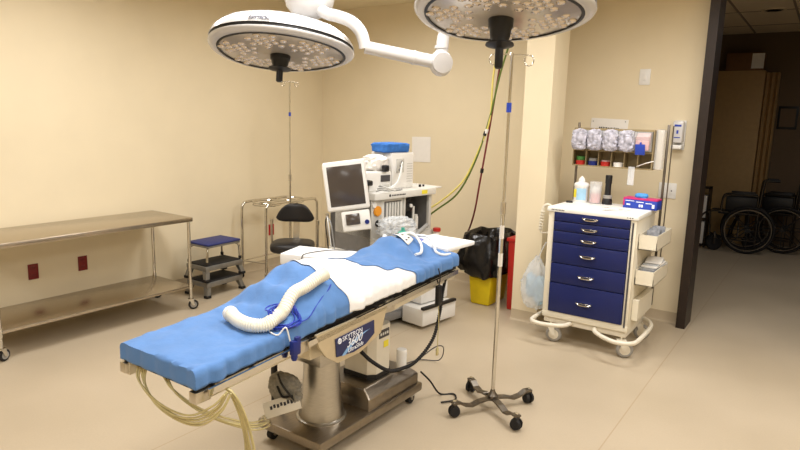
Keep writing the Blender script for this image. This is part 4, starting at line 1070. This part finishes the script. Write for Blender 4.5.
# grey breathing hose from console to the table
def amw(p): return Matrix.Translation(MR) @ Matrix.Rotation(YM,4,'Z') @ Vector(p)
pts = [amw(p) for p in ((.24,-.08,.86),(.16,-.12,.855),(.04,-.16,.83),(-.10,-.2,.80),(-.22,-.24,.76),(-.34,-.25,.72))]
tag(MB().tube(pts, lambda t: .019*(.93+.07*math.cos(2*PI*t*45)), n=12, steps=220).build('breathing_hose', 'grey_hose', angle=80), 'grey ribbed breathing hose across the front of the anesthesia machine', 'hose')
ab_ = thing('absorber', 'dark grey absorber canister with a white hose left of the machine console', 'canister', amw((-.44,-.2,.62)), YM)
MB().lathe([(.075,0),(.08,.01),(.08,.09),(.07,.1),(.07,.16),(.05,.175),(0,.175)], 28).build('canister', 'dark_grey', ab_)
MB().tube([(-.05,-.05,.17),(-.07,-.09,.26),(-.09,-.1,.16),(-.09,-.1,.02),(-.06,-.09,-.1)], .02, n=12, steps=30).build('white_hose', 'white_tube', ab_)
MB().box((0,.1,-.05), (.1,.22,.06), .01).build('bracket', 'machine_dark', ab_)
o = tag(MB().crumple((0,0,0), (.15,.09,.10), .2, 41, 60, 44, .8, 1.8).build('crumpled_bag', 'clear_bag', angle=25), 'crumpled clear plastic bag hanging in front of the machine gauges', 'bag')
o.matrix_basis = Matrix.Translation(amw((-.27,-.19,.90))) @ Matrix.Rotation(R(60),4,'Z')
# on the shelf
vm = thing('monitor_unit', 'white equipment unit with cable sockets on the right of the machine shelf', 'equipment', amw((.06,.06,1.188)), YM)
MB().span((-.14,0,0),(.14,.26,.31), .012).build('housing', 'white', vm)
MB().box((-.04,-.004,.2), (.09,.01,.12), .003).build('socket_panel', 'machine', vm)
for k in range(3): MB().cyl((-.055+.012*k,-.02,.165+.034*k),(-.055+.012*k,0,.165+.034*k), .011, n=10).build('socket', 'machine_dark', vm)
mk = MB()
for k in range(8): mk.box((.085,-.001,.06+.022*k), (.07,.004,.006))
mk.build('vent', 'machine', vm)
for k in range(3):
    MB().tube([(-.055+.012*k,-.02,.165+.034*k),(-.08,-.06,.16+.03*k),(-.16,-.09,.06+.01*k),(-.24,-.07,.012+.008*k),(-.33,-.09,.012+.008*k)], .005, n=8, steps=30).build('cable', 'white_tube', vm)
o = MB().crumple((0,0,0), (.15,.11,.042), .05, 51, 50, 30, .3, 1.2).build('folded_towel', 'blue_cloth', angle=60); o.matrix_basis = Matrix.Translation(amw((.02,.18,1.54))) @ Matrix.Rotation(YM,4,'Z')
tag(o, 'folded blue towel lying on top of the white equipment unit', 'towel')
pr_ = thing('printer_unit', 'squat white equipment box on the left of the machine shelf', 'equipment', amw((-.235,.1,1.188)), YM)
MB().span((-.13,-.06,0),(.13,.2,.16), .012).build('housing', 'white', pr_)
MB().span((.0,-.066,.075),(.11,-.055,.13), .002).build('display', 'dark_grey', pr_)
MB().span((.02,-.07,.02),(.1,-.055,.05), .002).build('slot_panel', 'machine', pr_)
o = MB().crumple((0,0,0), (.11,.09,.07), .14, 61, 40, 28, .7, 1.5).build('white_cloth', 'paper', angle=40); o.matrix_basis = Matrix.Translation(amw((-.19,.16,1.41))) @ Matrix.Rotation(YM,4,'Z')
tag(o, 'bunched white wrap lying on the squat white equipment box', 'cloth')
tag(MB().box(amw((-.19,.03,1.375)), (.05,.05,.055), .01, YM).build('black_plug', 'black'), 'small black connector on top of the squat white box', 'connector')
o = tag(MB().span((-.07,-.05,0),(.07,.05,.045), .012).build('black_device', 'black'), 'small black device lying at the left end of the machine shelf', 'device'); o.matrix_basis = Matrix.Translation(amw((-.42,.06,1.24))) @ Matrix.Rotation(R(75),4,'Z')
for k in range(6):
    q = [amw(p) for p in ((-.38,-.05-.008*k,1.20+.012*k),(-.33,-.08,1.215+.006*k),(-.25,-.075,1.2+.004*k),(-.15,-.05,1.197),(-.06,-.045+.006*k,1.197))]
    tag(MB().tube(q, .005, n=6, steps=24).build('grey_cable', 'white_tube' if k % 2 else 'grey_hose'), 'pale cable bunched along the front edge of the machine shelf', 'cable', 'cables on the machine shelf')
rbt = thing('red_cap_bottle', 'small clear bottle with a red cap at the back of the head drape', 'bottle', amw((.36,-.10,.80)))
MB().lathe([(0,-.14),(.026,-.14),(.028,-.13),(.028,-.03),(.015,-.012),(.015,0)], 18).build('body', 'white', rbt)
MB().lathe([(.034,-.006),(.036,0),(.036,.022),(.03,.026),(0,.026)], 18).build('cap', 'red', rbt)

# display on its own swing arm
mc = Vector((-3.092,3.72,1.26)); to = Vector((.64,-.768,0))
rr_ = Vector((-to.y, to.x, 0))     # picture right as seen from the front
rr_ = Vector((.768,.64,0))
mz = (Z*math.cos(R(8)) - to*math.sin(R(8)))
mxm = Matrix.Translation(mc) @ Matrix(((rr_.x,-to.x,mz.x,0),(rr_.y,-to.y,mz.y,0),(rr_.z,.0,mz.z,0),(0,0,0,1))) @ Matrix.Rotation(R(-6.5),4,'Y')
dm = thing('display_monitor', 'flat display in a white bezel tilted on an arm left of the machine', 'monitor', mx=mxm)
W, Hh = .335, .39
MB().box((0,0,0), (W,.05,Hh), .018, seg=3).build('housing', 'white', dm)
MB().box((0,-.024,0), (W-.06,.006,Hh-.075), .002).build('screen', 'screen', dm)
MB().box((0,.045,0), (W*.6,.06,Hh*.6), .02).build('rear_cover', 'machine_light', dm)
kp = MB().box((.045,-.015,-.285), (.225,.045,.16), .012, Matrix.Rotation(R(-10),4,'X')).build('control_panel', 'machine_light', dm)
MB().box((.02,-.043,-.268), (.11,.006,.085), .002, Matrix.Rotation(R(-10),4,'X')).build('small_screen', 'screen', kp)
MB().cyl((.128,-.055,-.30),(.128,-.035,-.30), .018, n=18).build('selector_knob', 'navy', kp)
mk = MB()
for k in range(3): mk.box((-.03+.035*k,-.033,-.335), (.022,.006,.012), .001)
mk.build('button', 'machine', kp)
MB().tube([(0,.06,-.05),(.0,.12,-.1),(.0,.2,-.16),(.02,.30,-.2)], .022, n=12).build('swing_arm', 'machine_light', dm)
# floor stand with hanging cables behind the display
cs = thing('cable_stand', 'slim pale stand with hanging cables below the tilted display', 'stand', (-3.27,3.70,0))
MB().cyl((0,0,.05),(0,0,1.02), .014, n=12).build('pole', 'rail_steel', cs)
MB().box((0,0,.03), (.28,.28,.05), .015, R(45)).build('base', 'machine_dark', cs)
for k in range(3): MB().tube([(.01,-.012,1.0),(.03+.03*k,-.05,.93),(.07+.03*k,-.04,.6),(.04+.02*k,-.05,.35),(.05*k,-.06,.12)], .005, n=6, steps=24).build('cable', ('black','white_tube','grey_hose')[k], cs)

# gas hoses dropping from the ceiling to the back of the machine
for n_, m_, lab, pts in (('gas_hose','yellow_hose','pale yellow gas hose sagging from the ceiling to the machine',[(-2.50,5.22,3.05),(-2.545,5.2,2.6),(-2.60,5.2,2.2),(-2.615,5.2,1.8),(-2.72,5.2,1.5),(-2.85,5.18,1.22),(-3.03,5.1,1.02),(-3.20,4.98,.88)]),
                       ('gas_hose','green_hose','dark green gas hose sagging from the ceiling to the machine',[(-2.40,5.24,3.05),(-2.44,5.22,2.6),(-2.535,5.2,2.2),(-2.62,5.2,1.8),(-2.74,5.2,1.42),(-2.9,5.18,1.1),(-3.08,5.08,.92),(-3.2,4.96,.80)]),
                       ('gas_hose','red_hose','dark maroon gas hose hanging from the ceiling behind the black bag',[(-2.50,5.26,3.05),(-2.53,5.24,2.6),(-2.56,5.22,2.2),(-2.625,5.22,1.7),(-2.70,5.24,1.24),(-2.80,5.34,.9),(-2.95,5.5,.66),(-3.1,5.6,.5),(-3.2,5.5,.45)])):
    o = MB().tube(pts, .009, n=10, steps=80).build(n_, m_, None, angle=80); tag(o, lab, 'hose', 'ceiling gas hoses')
    q = catmull(pts, 80); p = q[38]; d = (q[39]-q[37]).normalized()
    MB().cyl(p-d*.02, p+d*.02, .016, n=12).build('band', 'black' if m_ != 'yellow_hose' else 'white', o)

# ------------------------------------------------------------------ corridor
def wheelchair(label, x, y, rz, wd=.5):
    t = thing('wheelchair', label, 'wheelchair', group='parked wheelchairs', mx=Matrix.Translation((x,y,0)) @ Matrix.Rotation(rz,4,'Z') @ Matrix.Scale(1.13,4))
    # local: faces -x, width along y
    for sg in (-1,1):
        yy = sg*wd/2
        wh = MB().torus((0,yy,.305), .288, .017, 40, 8, Matrix.Rotation(PI/2,4,'X')).build('wheel', 'black_rubber', t, angle=60)
        MB().torus((0,yy+sg*.03,.305), .26, .008, 36, 6, Matrix.Rotation(PI/2,4,'X')).build('hand_rim', 'dull_steel', wh, angle=60)
        sp = MB().cyl((0,yy-.03,.305),(0,yy+.03,.305), .028, n=14)
        for k in range(8):
            a = k*PI/4; sp.cyl((0,yy,.305),(.28*math.cos(a),yy,.305+.28*math.sin(a)), .006, n=6)
        sp.build('spokes', 'black', wh)
        yi = yy-sg*.05
        MB().tube([(.10,yi,.1),(.10,yi,.5),(.12,yi,.86),(.15,yi,.93),(.26,yi,.94)], .012, n=10, steps=40).build('back_post', 'dark_chrome', t)
        MB().cyl((.17,yi,.938),(.29,yi,.942), .017, n=12).build('push_grip', 'black', t)
        MB().tube([(.10,yi,.16),(-.3,yi,.16),(-.42,yi,.2),(-.44,yi,.5),(-.4,yi,.52),(.10,yi,.50)], .011, n=10, steps=50, smooth=False).build('side_frame', 'dark_chrome', t)
        MB().tube([(.08,yi,.52),(.08,yi,.7),(.04,yi,.735),(-.2,yi,.735),(-.3,yi,.7),(-.32,yi,.52)], .011, n=10, steps=40).build('arm_frame', 'dark_chrome', t)
        MB().box((-.08,yi,.755), (.28,.05,.03), .01).build('armrest', 'black', t)
        MB().box((-.1,yi,.62), (.34,.008,.18), .003).build('skirt_guard', 'black', t)
        MB().tube([(-.43,yi,.5),(-.52,yi,.46),(-.6,yi,.25),(-.62,yi,.13)], .011, n=10, steps=30).build('footrest_hanger', 'dark_chrome', t)
        MB().box((-.66,yi-sg*.05,.12), (.15,.13,.015), .005, Matrix.Rotation(R(-12),4,'Y')).build('footplate', 'black', t)
        MB().torus((-.36,yi,.095), .075, .02, 24, 8, Matrix.Rotation(PI/2,4,'X')).cyl((-.36,yi-.015,.095),(-.36,yi+.015,.095), .06, n=16).build('caster', 'black_rubber', t)
        MB().box((-.36,yi,.15), (.03,.06,.12), .006).build('fork', 'dark_chrome', t)
    k = wd/2-.05
    MB().box((-.14,0,.50), (.42,2*k,.035), .012).build('seat', 'vinyl_black', t)
    MB().box((.115,0,.72), (.025,2*k,.36), .008, Matrix.Rotation(R(5),4,'Y')).build('backrest', 'vinyl_black', t)
    MB().cyl((-.1,-k,.18),(-.1,k,.48), .009, n=8).cyl((-.1,k,.18),(-.1,-k,.48), .009, n=8).build('cross_brace', 'dull_steel', t)
    return t
wheelchair('dark wheelchair parked in the dim corridor with its footrests towards the door frame', -.86, 10.12, R(8), .30)
wheelchair('dark wheelchair parked behind another one, right of the tan locker', -.42, 10.52, R(-4), .30)
lk = thing('folding_partition', 'tan locker with a pleated side standing in the dim corridor', 'locker', (-1.3,10.85,0))
MB().span((-.27,-.12,0),(.38,.13,2.63), .008).build('front_panel', 'locker', lk)
for k in range(5): MB().prism([(.385+.035*k,-.1,.02),(.4025+.035*k,-.13+.06*(k%2),.02),(.42+.035*k,-.1,.02),(.42+.035*k,.12,.02),(.385+.035*k,.12,.02)], (0,0,2.58)).build('pleat', 'locker', lk)
bx_ = thing('cardboard_box', 'brown cardboard box with a white paper label on top of the tan locker', 'box', (-1.15,10.86,2.63))
MB().box((-.06,0,.13), (.5,.24,.26), .004).build('carton', 'cardboard', bx_)
MB().box((.11,-.121,.14), (.16,.003,.22)).build('paper_label', 'paper', bx_)
sh = thing('small_shelf', 'narrow dark shelf of white binders beside the door frame in the corridor', 'shelf', (-1.53,10.2,0))
MB().span((-.14,-.14,0),(-.125,.14,.9)).span((.125,-.14,0),(.14,.14,.9)).span((-.14,-.14,.88),(.14,.14,.9)).span((-.125,-.14,.42),(.125,.14,.44)).span((-.125,-.14,.03),(.125,.14,.05)).build('case', 'door_frame', sh)
for z0_ in (.05,.44):
    for k in range(4):
        o = MB().box((-1.53-.09+.06*k,10.17,z0_+.17), (.05,.22,.33), .004).build('binder', 'paper'); tag(o, 'white binder standing on the narrow corridor shelf, '+('upper' if z0_ > .2 else 'lower')+' row', 'binder', 'white binders, '+('upper' if z0_ > .2 else 'lower')+' row')
pf = thing('picture_frame', 'dark framed picture on the far corridor wall right of the locker', 'picture', (-.585,10.995,1.95), 0)
MB().box((.0,0,0), (.26,.02,.34), .004).build('frame', 'black', pf)
MB().box((.0,-.011,0), (.2,.003,.27)).build('picture', 'hall_wall', pf)
dl = thing('downlight', 'round unlit downlight in the corridor ceiling', 'ceiling light', (-.76,8.9,HC))
MB().lathe([(.10,-.012),(.13,-.012),(.135,-.005),(.135,0)], 28).build('ring', 'hall_ceiling', dl)
MB().lathe([(0,-.002),(.10,-.003),(.10,-.012)], 28).build('lens', 'dark_grey', dl)
#@@NEXT4
